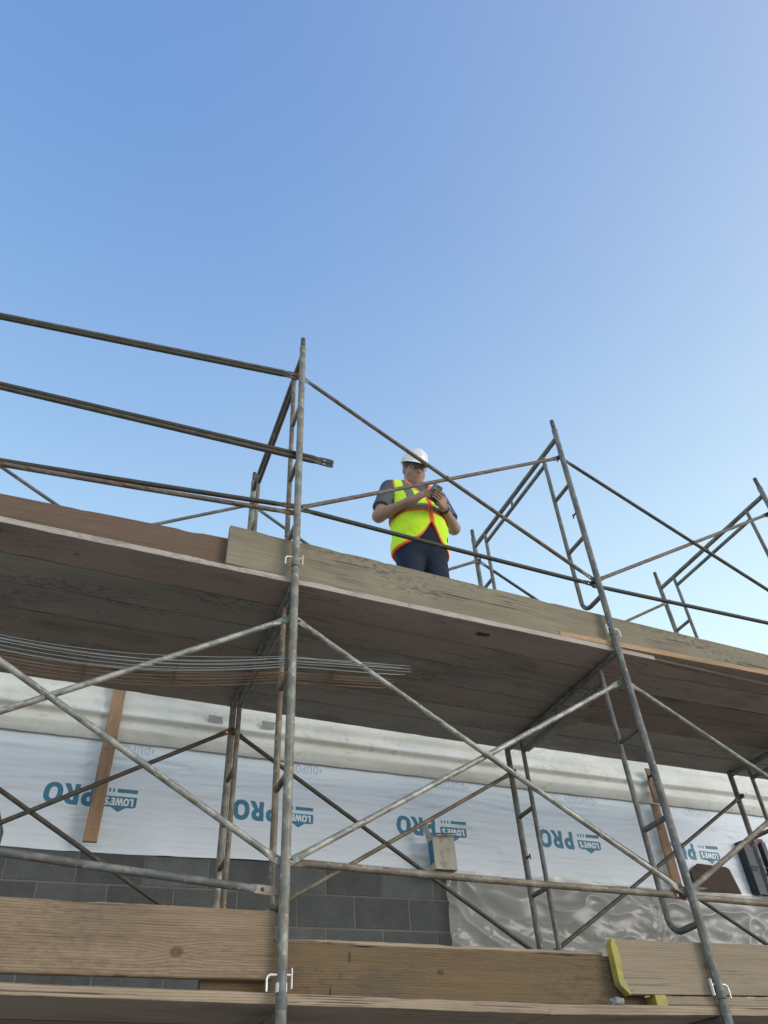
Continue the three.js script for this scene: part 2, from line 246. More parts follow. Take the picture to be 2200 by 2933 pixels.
// ---------------------------------------------------------------- housewrap with upside-down print
{
  const x0 = -1.62, x1 = 5.75, PX = 1.232, y0 = 3.15, y1 = 3.99, Wc = 1536, Hc = Math.round(1536 * (y1 - y0) / PX);
  const cv = document.createElement('canvas'); cv.width = Wc; cv.height = Hc; const c = cv.getContext('2d');
  c.fillStyle = '#e6ebf0'; c.fillRect(0, 0, Wc, Hc);
  const S = Wc / PX, R = rng(71);
  for (let i = 0; i < 2600; i++) { c.fillStyle = R() < 0.5 ? 'rgba(150,160,168,0.05)' : 'rgba(255,255,255,0.12)'; const w = 20 + 160 * R(); c.fillRect(R() * Wc - 80, R() * Hc, w, 1 + 2 * R()); }
  // tile origin: print's right edge lies at 2.015 m; draw with x measured back from it
  const X = m => (mod(m, PX)) * S, Y = m => (y1 - m) * S;
  const right = 2.015 - 0.1;                                        // keep the whole print inside one tile
  const ox = right - 1.1;                                           // left edge of the tile in metres
  const px = m => (m - ox) * S;
  c.save(); c.translate(px(2.015 - 0.1), Y(3.457)); c.scale(1, 1); c.rotate(Math.PI);   // upright drawing space: x to the photo's left, y to the photo's top
  const teal = '#44809a'; c.fillStyle = teal;
  const u = m => m * S;
  // in this turned space the house sign is upright: gable first (y grows upward in the photo)
  c.beginPath();
  c.moveTo(u(0.0), u(0.037)); c.lineTo(u(0.014), u(0.037)); c.lineTo(u(0.014), u(0.03)); c.lineTo(u(0.062), u(0.03)); c.lineTo(u(0.11), u(0.0));
  c.lineTo(u(0.158), u(0.03)); c.lineTo(u(0.206), u(0.03)); c.lineTo(u(0.206), u(0.037)); c.lineTo(u(0.222), u(0.037)); c.lineTo(u(0.222), u(0.1)); c.lineTo(u(0.0), u(0.1)); c.closePath(); c.fill();
  c.fillRect(u(0.0), u(0.125), u(0.131), u(0.025));
  for (let i = 0; i < 3; i++) c.fillRect(u(0.148 + 0.026 * i), u(0.125), u(0.012), u(0.025));
  c.fillStyle = '#eef1f2'; c.font = 'bold ' + Math.round(u(0.052)) + 'px sans-serif'; c.textBaseline = 'alphabetic';
  const fit = (s, x, y, w, hpx) => { c.save(); c.translate(u(x), u(y)); const m = c.measureText(s).width; c.scale(u(w) / m, hpx || 1); c.fillText(s, 0, 0); c.lineWidth = u(0.0028); c.strokeStyle = c.fillStyle; c.strokeText(s, 0, 0); c.restore(); };
  fit("LOWE'S", 0.016, 0.088, 0.19, 1.15);
  c.fillStyle = teal; c.font = 'bold ' + Math.round(u(0.178)) + 'px sans-serif';
  c.save(); c.translate(u(0.252), u(0.152)); c.scale(u(0.338) / c.measureText('PRO').width, 1); c.fillText('PRO', 0, 0); c.lineWidth = u(0.008); c.strokeStyle = teal; c.strokeText('PRO', 0, 0); c.restore();
  c.restore();
  // faint print showing through from the other face
  c.save(); c.translate(px(2.084 - 0.1), Y(3.855)); c.rotate(Math.PI); c.fillStyle = 'rgba(120,128,150,0.30)';
  c.font = 'bold ' + Math.round(u(0.085)) + 'px sans-serif';
  c.save(); c.translate(u(0.03), u(0.065)); c.scale(u(0.27) / c.measureText('DUPONT').width, 1); c.fillText('DUPONT', 0, 0); c.restore();
  for (const [q, sgn] of [[0.022, -1], [0.308, 1]]) { c.beginPath(); c.moveTo(u(q), u(0.01)); c.lineTo(u(q + 0.02 * sgn), u(0.033)); c.lineTo(u(q), u(0.056)); c.fill(); }
  c.restore();
  const tx = new THREE.CanvasTexture(cv); tx.colorSpace = THREE.SRGBColorSpace; tx.wrapS = THREE.RepeatWrapping; tx.wrapT = THREE.ClampToEdgeWrapping; tx.anisotropy = 8;
  const nx = 520, ny = 84, g = new THREE.PlaneGeometry(x1 - x0, y1 - y0, nx, ny), P = g.attributes.position, U = g.attributes.uv;
  for (let i = 0; i < P.count; i++) {
    let x = P.getX(i) + (x0 + x1) / 2, y = P.getY(i) + (y0 + y1) / 2; const b = (y - y0) / (y1 - y0);
    // lower edge follows the block course, left edge is cut askew
    const yl = 3.196 + 0.024 * clamp((x + 1.2) / 1.9) + 0.006 * Math.sin(x * 2.1) + 0.004 * (vn(x * 9, 3, 5) - 0.5);
    y = mix(yl, y1, b); if (x < -0.8) { const xl = -1.2 - 0.075 * clamp((b - 0.1) / 0.22) - 0.42 * clamp((b - 0.32) / 0.3); x = mix(xl, -0.8, (x - x0) / (-0.8 - x0)); }
    const wr = fbm(x * 1.6 + 3, y * 16, 81, 4) - 0.5, fine = fbm(x * 7, y * 60, 83, 3) - 0.5, crease = Math.abs(fbm(x * 1.1 + y * 1.5, y * 9 - x * 0.4, 85, 3) - 0.5);
    const top = sst(3.9, 3.86, y), z = (0.008 + 0.011 * wr + 0.004 * fine + 0.005 * sst(0.05, 0.0, crease) + 0.015 * (fbm(x * 1.5, y * 26, 87, 3) - 0.5) + 0.004 * Math.sin(x * 3.1 + y * 4)) * (0.25 + 0.75 * top);
    P.setXYZ(i, x, y, ZW + 0.016 + z); U.setXY(i, (x - 0.1 - ox + 0.01 * (fbm(x * 3, y * 6, 88, 2) - 0.5)) / PX, (y - y0) / (y1 - y0));
  }
  g.computeVertexNormals();
  solo('housewrap_sheet', g, std({ map: tx, roughness: 0.55, side: THREE.DoubleSide }), 'white housewrap sheet printed with upside-down teal lettering on the wall', 'housewrap');
}
// ---------------------------------------------------------------- cream membrane above the housewrap
{
  const nx = 420, x0 = -2.6, x1 = 6.4, prof = [];
  const Y = []; for (let y = 4.006; y <= 4.78; y += 0.011) Y.push(y);
  const pos = [], uv = [], ind = [];
  for (let j = 0; j < Y.length; j++) for (let i = 0; i <= nx; i++) {
    const x = mix(x0, x1, i / nx), y = Y[j] + 0.008 * (fbm(x * 1.3, 2, 91, 3) - 0.5) * sst(4.3, 3.95, Y[j]) + 0.004 * (vn(x * 12, 1, 92) - 0.5) * sst(4.0, 3.93, Y[j]);
    const yy = Y[j] + 0.02 * (fbm(x * 0.4, 5, 93, 2) - 0.5);
    let z = 0.046;
    z += 0.026 * sst(4.12, 4.005, yy);            // stiff hem strip, then the sheet steps out over it
    z += 0.05 * Math.exp(-(((yy - 4.10) / (yy > 4.1 ? 0.05 : 0.022)) ** 2)) * (0.85 + 0.3 * fbm(x * 0.5, 7, 94, 2));   // long sagging fold
    z += 0.03 * Math.exp(-(((yy - 4.21 - 0.02 * Math.sin(x * 0.9)) / 0.05) ** 2));
    z += 0.006 * (fbm(x * 0.6, yy * 14, 95, 3) - 0.5) + 0.0018 * (fbm(x * 9, yy * 22, 96, 3) - 0.5);
    z += 0.02 * sst(4.2, 4.5, yy);
    pos.push(x, y, ZW + z); uv.push(x / 2.2, (y - 3.9) / 0.9);
  }
  for (let j = 0; j < Y.length - 1; j++) for (let i = 0; i < nx; i++) { const a = j * (nx + 1) + i, b = a + 1, c = a + nx + 1, d = c + 1; ind.push(a, b, d, a, d, c); }
  const g = new THREE.BufferGeometry(); g.setAttribute('position', new THREE.Float32BufferAttribute(pos, 3)); g.setAttribute('uv', new THREE.Float32BufferAttribute(uv, 2)); g.setIndex(ind); g.computeVertexNormals();
  const t = tex(1024, 512, (u, v) => {
    const y = 3.9 + v * 0.9, n = fbm(u * 5, v * 5, 111, 5, 5, 5), f = fbm(u * 60, v * 30, 113, 3, 60, 30);
    let c = mix3([0.74, 0.725, 0.66], [0.67, 0.65, 0.58], sst(0.35, 0.7, n)); c = c.map(q => q * (0.93 + 0.14 * f));
    const sp = sst(0.72, 0.8, fbm(u * 34, v * 26, 117, 3, 34, 26)); c = mix3(c, [0.3, 0.27, 0.21], sp * 0.3);
    const dirt = sst(0.6, 0.75, fbm(u * 9, v * 24, 119, 5, 9, 24)); c = mix3(c, [0.58, 0.54, 0.45], dirt * 0.4);
    return [c[0], c[1], c[2], f];
  }, false);
  const mem = thing('cream_membrane', 'creased cream membrane strip lapped over the housewrap below the upper deck', 'membrane');
  part(mem, 'sheet', g, std({ map: t.map, roughness: 0.5, side: THREE.DoubleSide }));
  // its lower edge turns back in under itself, so the last strip looks down
  const sp = [], su = [], si = [];
  for (let j = 0; j <= 8; j++) for (let i = 0; i <= nx; i++) { const x = mix(x0, x1, i / nx), q = j / 8, lo = 3.929 + 0.006 * (fbm(x * 1.3, 2, 91, 3) - 0.5) + 0.004 * (vn(x * 12, 1, 92) - 0.5), y = mix(lo, 4.012, q); sp.push(x, y, ZW + mix(0.036, 0.078, q ** 0.8) - (j === 8 ? 0.004 : 0) + 0.004 * (fbm(x * 2, j * 0.2, 97, 3) - 0.5)); su.push(x / 2.2, (y - 3.6) / 0.9); }
  for (let j = 0; j < 8; j++) for (let i = 0; i < nx; i++) { const a = j * (nx + 1) + i, b = a + 1, c = a + nx + 1, d = c + 1; si.push(a, b, d, a, d, c); }
  const sg = new THREE.BufferGeometry(); sg.setAttribute('position', new THREE.Float32BufferAttribute(sp, 3)); sg.setAttribute('uv', new THREE.Float32BufferAttribute(su, 2)); sg.setIndex(si); sg.computeVertexNormals();
  part(mem, 'turned_edge', sg, std({ map: t.map, roughness: 0.5, side: THREE.DoubleSide }));
}
// ---------------------------------------------------------------- planks and boards
// chamfered plank: length along x from 0 to L, thickness T along y from 0, width along z from 0 to -W; uneven sawn edges
function plankGeo(L, T, W, seed, { rough = 1, ch = 0.004, cb = ch } = {}) {
  const s = new THREE.Shape([[0, cb], [cb, 0], [W - cb, 0], [W, cb], [W, T - ch], [W - ch, T], [ch, T], [0, T - ch]].map(q => new THREE.Vector2(...q)));
  let g = new THREE.ExtrudeGeometry(s, { depth: L, steps: Math.max(2, Math.round(L / 0.045)), bevelEnabled: false });
  g.rotateY(Math.PI / 2);             // depth -> x, shape x -> -z
  if (g.index) g = g.toNonIndexed();
  const P = g.attributes.position, R = rng(seed), o1 = R() * 50, o2 = R() * 50, bowY = (R() - 0.5) * 0.006;
  for (let i = 0; i < P.count; i++) {
    let x = P.getX(i), y = P.getY(i), z = P.getZ(i);
    const front = z > -W / 2 ? 1 : 0, top = y > T / 2 ? 1 : 0;
    const e = rough * (0.004 * (fbm(x * 3 + o1, front * 9 + top * 4, seed, 3) - 0.5) + 0.0028 * (vn(x * 16 + o2, front * 5 + top * 3, seed + 3) - 0.5));
    const chip = rough * 0.006 * sst(0.7, 0.9, vn(x * 7 + o1, 20 + front * 7 + top * 2, seed + 5));
    y += e * 0.7 + (top ? -chip : chip) * 0.6 + bowY * Math.sin(Math.PI * x / L); z += e + (front ? -chip : chip);
    P.setXYZ(i, x, y, z);
  }
  woodUV(g, R() * 2.4, R() * 0.6); return g;
}
// splits a plank's faces: those that look outwards (+z) come second, so that the weathered edge has its own wood
function edgeGroups(g) {
  const P = g.attributes.position, N = g.attributes.normal, U = g.attributes.uv, n = P.count / 3, A = [], B = [];
  for (let t = 0; t < n; t++) (N.getZ(3 * t) + N.getZ(3 * t + 1) + N.getZ(3 * t + 2) > 1.9 ? B : A).push(t);
  const o = new THREE.BufferGeometry();
  for (const [k, a] of [['position', P], ['normal', N], ['uv', U]]) { const s = a.itemSize, d = new Float32Array(P.count * s); let w = 0; for (const t of [...A, ...B]) for (let q = 0; q < 3 * s; q++) d[w++] = a.array[t * 3 * s + q]; o.setAttribute(k, new THREE.BufferAttribute(d, s)); }
  o.addGroup(0, A.length * 3, 0); o.addGroup(A.length * 3, B.length * 3, 1); return o;
}
function woodUV(g, ou = 0, ov = 0) {
  g.computeVertexNormals();
  const P = g.attributes.position, N = g.attributes.normal, uv = new Float32Array(P.count * 2);
  for (let i = 0; i < P.count; i++) {
    const ax = Math.abs(N.getX(i)), ay = Math.abs(N.getY(i));
    if (ax > 0.8) { uv[2 * i] = (P.getZ(i) * 0.25 + ou) / 2.4; uv[2 * i + 1] = (P.getY(i) + ov) / 0.6; }
    else { uv[2 * i] = (P.getX(i) + ou) / 2.4; uv[2 * i + 1] = ((ay > 0.7 ? P.getZ(i) : P.getY(i) + 0.1) + ov) / 0.6; }
  }
  g.setAttribute('uv', new THREE.BufferAttribute(uv, 2));
}
// a deck of six planks; the front edge runs from (xa, ya, za) to (xb, yb, zb) along the planks' undersides
function deck(xa, ya, za, xb, yb, zb, mats, seed, labels, group, ragA = 0.05, ragB = 0.05, edge = WOOD.edgePale) {
  const R = rng(seed), L = Math.hypot(xb - xa, yb - ya, zb - za), W = 0.2475, ang = Math.atan2(yb - ya, xb - xa), yaw = -Math.atan2(zb - za, xb - xa);
  for (let k = 0; k < 6; k++) {
    const a = (R() - 0.5) * 2 * ragA * (k ? 1 : 0), b = (R() - 0.5) * 2 * ragB * (k ? 1 : 0);
    const pg = plankGeo(L + b - a, 0.038, W - 0.0075 - 0.0025 * R(), seed * 31 + k, { rough: 0.45, cb: 0.0015 }), m = solo('scaffold_plank', k ? pg : edgeGroups(pg), k ? mats[k % mats.length] : [mats[0], edge], labels(k), 'plank', group);
    m.rotation.set(0, yaw, ang, 'YXZ'); const off = V(a, 0.004 * R() * (k ? 1 : 0), -k * W).applyEuler(m.rotation); m.position.set(xa, ya, za).add(off);
  }
}
const rank = k => (k === 0 ? 'outermost plank' : k === 5 ? 'plank nearest the wall' : ORD[k] + ' plank from the outer edge');
const DW = WOOD;
deck(-2.62, 4.058, -0.03, 0.03, 4.016, -0.034, [DW.deckRed, DW.deckGrey, DW.deckGrey, DW.deckBrown, DW.deckGrey, DW.deckBrown], 1, k => rank(k) + ' of the upper deck above the loose reinforcement wires', 'planks of the upper deck', 0.05, 0);
deck(0.032, 4.016, -0.036, 2.478, 4.014, -0.104, [DW.deckRed, DW.deckBrown, DW.deckGrey, DW.deckBrown, DW.deckGrey, DW.deckGrey], 2, k => rank(k) + ' of the upper deck where the man stands', 'planks of the upper deck', 0, 0.06);
deck(1.762, 4.0575, -0.1, 5.0, 4.016, -0.03, [DW.deckRed, DW.deckBrown, DW.deckDark, DW.deckDark, DW.deckGrey, DW.deckGrey], 3, k => rank(k) + ' of the upper deck above the rusty steel plate', 'planks of the upper deck', 0.1, 0.05, WOOD.orange);
deck(-2.6, 2.122, -0.058, 1.2, 2.05, -0.062, [DW.deckBrown, DW.deckBrown, DW.deckDark, DW.deckBrown, DW.deckDark, DW.deckBrown], 4, k => rank(k) + ' of the lower deck where the long toe board begins', 'planks of the lower deck', 0, 0, WOOD.edge);
deck(1.206, 2.05, -0.07, 5.0, 2.052, -0.084, [DW.deckBrown, DW.deckBrown, DW.deckDark, DW.deckBrown, DW.deckDark, DW.deckBrown], 5, k => rank(k) + ' of the lower deck under the yellow-ended boards', 'planks of the lower deck', 0, 0, WOOD.edge);
// boards on edge: W is the height, stands from (xa, ya, za) to (xb, yb, zb) along its lower front edge, leaning by lean
function edgeBoard(name, xa, ya, za, xb, yb, zb, hgt, mat, seed, label, lean = 0, T = 0.038) {
  const L = Math.hypot(xb - xa, yb - ya, zb - za), g = plankGeo(L, T, hgt, seed, { rough: 0.8 });
  g.rotateX(Math.PI / 2);             // width -z -> +y, thickness y -> +z
  g.translate(0, 0, -T);
  woodUV(g, seed * 0.37, seed * 0.11);
  const m = solo(name, g, mat, label, 'toe board', 'toe boards on edge along the decks');
  m.rotation.set(lean, -Math.atan2(zb - za, xb - xa), Math.atan2(yb - ya, xb - xa), 'YXZ'); m.position.set(xa, ya, za); return m;
}
edgeBoard('toe_board', -2.5, 4.03, -0.098, -0.1, 4.058, -0.098, 0.232, WOOD.upToeLeft, 61, 'reddish brown toe board on the upper deck, its end behind the weathered grey one');
edgeBoard('toe_board', -0.372, 4.075, -0.05, 3.62, 4.012, -0.15, 0.272, WOOD.upToe, 62, 'weathered grey toe board along the upper deck, hiding the man from thigh down');
edgeBoard('toe_board', -2.5, 2.16, -0.05, -0.02, 2.152, -0.055, 0.238, WOOD.toeLeft, 63, 'pale pine toe board with a large knot on the lower deck');
const midBoard = edgeBoard('toe_board', -0.285, 2.098, -0.105, 1.78, 2.098, -0.15, 0.192, WOOD.toeMid, 64, 'darker brown toe board leaning on the lower deck, with a pale upper strip', 0.1);
for (const [x, y] of [[0.6, 0.15], [0.52, 0.022]]) part(midBoard, 'nail', pipe([V(x, y + 0.019, 0.003), V(x + 0.001, y, 0.005), V(x, y - 0.018, 0.003)], 0.0025, 6), STEEL.plateRust);
edgeBoard('pale_strip', 0.0, 2.289, -0.092, 1.58, 2.291, -0.126, 0.016, WOOD.edge, 65, 'thin pale timber strip along the top of the darker brown toe board', 0.0, 0.05);
{ // yellow-ended board with clipped corners
  const h = 0.217, L = 2.9, s = new THREE.Shape([[0.012, 0.012], [0.0, 0.03], [0.0, 0.18], [0.012, h], [L, h], [L, 0], [0.062, 0]].map(q => new THREE.Vector2(...q)));
  s.curves.length = 0; s.setFromPoints([[0.042, 0], [0.004, 0.034], [0, 0.044], [0, h - 0.016], [0.012, h], [L, h], [L, 0]].map(q => new THREE.Vector2(...q)));
  let g = new THREE.ExtrudeGeometry(s, { depth: 0.034, bevelEnabled: true, bevelThickness: 0.002, bevelSize: 0.002, bevelSegments: 1, steps: 1 }); if (g.index) g = g.toNonIndexed(); woodUV(g, 0.35, 0.13);
  const t = thing('toe_board', 'pale toe board with a yellow-painted end and clipped corner on the lower deck', 'toe board', 'toe boards on edge along the decks');
  part(t, 'board', g, WOOD.toeRight);
  const yt = tex(128, 128, (u, v) => { const n = fbm(u * 6, v * 6, 511, 4, 6, 6), m = sst(0.56, 0.66, fbm(u * 5, v * 14, 513, 4, 5, 14)); const c = mix3([0.37 * (0.75 + 0.5 * n), 0.31 * (0.75 + 0.5 * n), 0.065], [0.33, 0.27, 0.18], m * 0.7); return [...c, n]; });
  const yellow = std({ map: yt.map, bumpMap: yt.bump, bumpScale: 0.001, roughness: 0.7 });
  const E = []; for (let i = 0; i <= 14; i++) { const v = i / 14; E.push([0.027 + 0.02 * (vn(i * 0.9, 1, 515) - 0.5) + 0.028 * sst(0.8, 1, v), mix(h + 0.0035, -0.0035, v)]); }
  const ps = new THREE.Shape([[0.041, -0.0035], [0.0015, 0.032], [-0.0035, 0.0435], [-0.0035, h - 0.0155], [0.0105, h + 0.0035], ...E].map(q => new THREE.Vector2(...q)));
  let pg = new THREE.ExtrudeGeometry(ps, { depth: 0.0405, bevelEnabled: false }); if (pg.index) pg = pg.toNonIndexed(); woodUV(pg); const U = pg.attributes.uv; for (let i = 0; i < U.count; i++) U.setXY(i, pg.attributes.position.getX(i) * 4, pg.attributes.position.getY(i) * 4);
  const pm = part(t, 'painted_end', pg, yellow); pm.position.z = -0.0033; pm.userData.label = 'yellow-painted end of the board';
  t.position.set(1.605, 2.132, -0.112); t.rotation.set(0, 0.008, 0.008);
  // flat plank below it, with its own yellow end
  const b = thing('flat_plank', 'flat plank with a yellow end lying under the yellow-ended toe board', 'plank');
  const bg = plankGeo(2.6, 0.038, 0.2, 67); part(b, 'plank', bg, WOOD.toeRight);
  const eg = new RoundedBoxGeometry(0.062, 0.0425, 0.206, 1, 0.002); eg.translate(0.026, 0.0192, -0.1); const em = part(b, 'painted_end', eg, yellow);
  b.position.set(1.79, 2.0905, -0.082);
}
{ // concrete chip
  const g = new THREE.IcosahedronGeometry(0.03, 1), P = g.attributes.position; for (let i = 0; i < P.count; i++) { const k = 0.7 + 0.6 * hash(Math.round(P.getX(i) * 900), Math.round(P.getY(i) * 900) + 7 * Math.round(P.getZ(i) * 900), 9); P.setXYZ(i, P.getX(i) * k * 1.1, Math.max(-0.014, P.getY(i) * k * 0.7), P.getZ(i) * k); } g.computeVertexNormals();
  const m = solo('concrete_chip', g, std({ color: lin(0.27, 0.275, 0.26), roughness: 0.95, flatShading: true }), 'small pale concrete chip on the lower deck', 'rubble'); m.position.set(1.575, 2.102, -0.09);
}
{ // black tape stuck to the underside
  const s = new THREE.Shape([[0, 0], [0.03, -0.012], [0.085, -0.004], [0.1, 0.014], [0.082, 0.03], [0.05, 0.024], [0.01, 0.032]].map(q => new THREE.Vector2(...q)));
  const g = new THREE.ExtrudeGeometry(s, { depth: 0.0015, bevelEnabled: false }); g.rotateX(Math.PI / 2);
  const m = solo('black_tape', g, std({ color: lin(0.02, 0.022, 0.025), roughness: 0.5 }), 'small black tape scrap stuck under the upper deck', 'tape'); m.position.set(1.19, 4.0135, -0.185);
}
// ---------------------------------------------------------------- battens and bits on the wall
{
  const bat = (x, y, w, h, T, mat, seed, label, z, turn = 0) => {
    const g = plankGeo(h, T, w, seed, { rough: 0.8, ch: 0.002 }); g.rotateZ(Math.PI / 2); g.rotateY(-Math.PI / 2);  // length up
    const t = thing('timber_batten', label, 'batten', 'battens nailed over the wall sheets');
    g.computeBoundingBox(); const c = g.boundingBox.getCenter(V(0, 0, 0)); g.translate(-c.x, -g.boundingBox.min.y, -c.z);
    const P = g.attributes.position, U = g.attributes.uv; for (let i = 0; i < P.count; i++) U.setXY(i, (P.getY(i) + seed * 0.3) / 2.4, (P.getX(i) + P.getZ(i) + seed * 0.17) / 0.6);
    part(t, 'board', g, mat); t.position.set(x, y, z); t.rotation.z = turn;
    for (const f of [0.06, 0.5, 0.93]) { const n = part(t, 'nail_head', new THREE.CylinderGeometry(0.004, 0.004, 0.003, 10).rotateX(Math.PI / 2), STEEL.dark); n.position.set((hash(f * 100, seed, 4) - 0.5) * w * 0.4, h * f, g.boundingBox ? T / 2 + 0.002 : 0.02); }
    return t;
  };
  bat(-0.697, 3.226, 0.086, 1.2, 0.028, WOOD.batten, 71, 'long orange-brown batten nailed over the teal print near the wall end', ZW + 0.115, 0.0);
  bat(3.87, 3.2, 0.09, 0.7, 0.024, WOOD.batten, 72, 'brown batten on the housewrap near the rusty steel plate', ZW + 0.08, -0.005);
  bat(3.872, 3.895, 0.088, 0.3, 0.02, WOOD.battenOld, 73, 'short dark batten on the cream membrane above the brown one', ZW + 0.135, -0.01);
  // torn grey tape patches
  const R = rng(77), tp = (x, y, w, h, a, label) => {
    const n = 8, m = 5, g = new THREE.PlaneGeometry(w, h, n, m), P = g.attributes.position; for (let i = 0; i < P.count; i++) { const ex = Math.abs(P.getX(i)) > w * 0.45 ? 1 : 0; P.setXYZ(i, P.getX(i) + ex * (R() - 0.5) * 0.014, P.getY(i) + (R() - 0.5) * 0.004, 0.004 * (R() - 0.5) + 0.03 * (P.getY(i) / h + 0.5) * 0.3); } g.computeVertexNormals();
    const o = solo('torn_patch', g, std({ color: lin(0.33, 0.31, 0.29), roughness: 0.8, side: THREE.DoubleSide }), label, 'tape patch', 'torn grey patches on the membrane'); o.position.set(x, y, ZW + 0.093); o.rotation.z = a;
  };
  tp(0.004, 4.155, 0.105, 0.048, -0.05, 'torn grey mesh patch on the cream membrane, the one with a squarer outline');
  tp(0.398, 4.16, 0.095, 0.055, -0.02, 'torn grey mesh patch on the cream membrane, the one with a ragged split edge');
}
// ---------------------------------------------------------------- clear plastic sheet
{
  const x0 = 1.79, x1 = 5.9, y0 = 2.05, y1 = 3.235, nx = 430, ny = 150, g = new THREE.PlaneGeometry(x1 - x0, y1 - y0, nx, ny), P = g.attributes.position;
  const N1 = [3.62, 2.985], N2 = [1.86, 3.22], N3 = [5.15, 3.2];
  for (let i = 0; i < P.count; i++) {
    let x = P.getX(i) + (x0 + x1) / 2, y = P.getY(i) + (y0 + y1) / 2; const b = (y - y0) / (y1 - y0);
    x -= 0.05 * (1 - b) * sst(2.2, 1.8, x); y += 0.012 * Math.sin(x * 5) * sst(0.8, 1, b);
    let z = 0.035 + 0.02 * (1 - b);
    for (const [qx, qy, n, a, len] of [[...N1, 9, 0.011, 0.9], [...N2, 7, 0.018, 0.7], [...N3, 7, 0.012, 0.8]]) {
      const dx = x - qx, dy = y - qy, r = Math.hypot(dx, dy) + 0.02, th = Math.atan2(dy, dx);
      z += a * sst(0, 0.12, r) * Math.exp(-r / len) * (1 - Math.abs(2 * mod(th * n / 6.283 + 0.5 * fbm(x * 2, y * 2, 201, 2), 1) - 1)) ** 1.6;
    }
    // swags between the fixings
    const sw = (x - 1.86) / (3.62 - 1.86); if (sw > 0 && sw < 1.02) { const c = 3.2 - 0.22 * sw - 0.52 * sw * (1 - sw), q = (y - c) / 0.095; z += 0.032 * Math.exp(-q * q) + 0.022 * Math.exp(-(((y - c + 0.2) / 0.05) ** 2)) * sst(0, 0.3, sw) * sst(1, 0.7, sw); }
    const r1 = 1 - Math.abs(2 * fbm(x * 2.2 + y * 3.5, y * 4 - x * 1.6, 211, 2) - 1), r2 = 1 - Math.abs(2 * fbm(x * 9 - y * 9, y * 15 + x * 5, 213, 2) - 1);
    z += 0.035 * r1 ** 3 + 0.007 * r2 ** 3 * sst(3.05, 2.8, y) * (0.3 + fbm(x * 1.5, y * 2, 217, 2));
    P.setXYZ(i, x, y, ZW + z);
  }
  g.computeVertexNormals();
  const m = new THREE.MeshPhysicalMaterial({ color: lin(0.86, 0.84, 0.79), roughness: 0.27, transmission: 0.72, thickness: 0, ior: 1.4, side: THREE.DoubleSide });
  solo('plastic_sheet', g, m, 'crumpled clear plastic sheet hung over the lower block wall', 'plastic sheet');
}
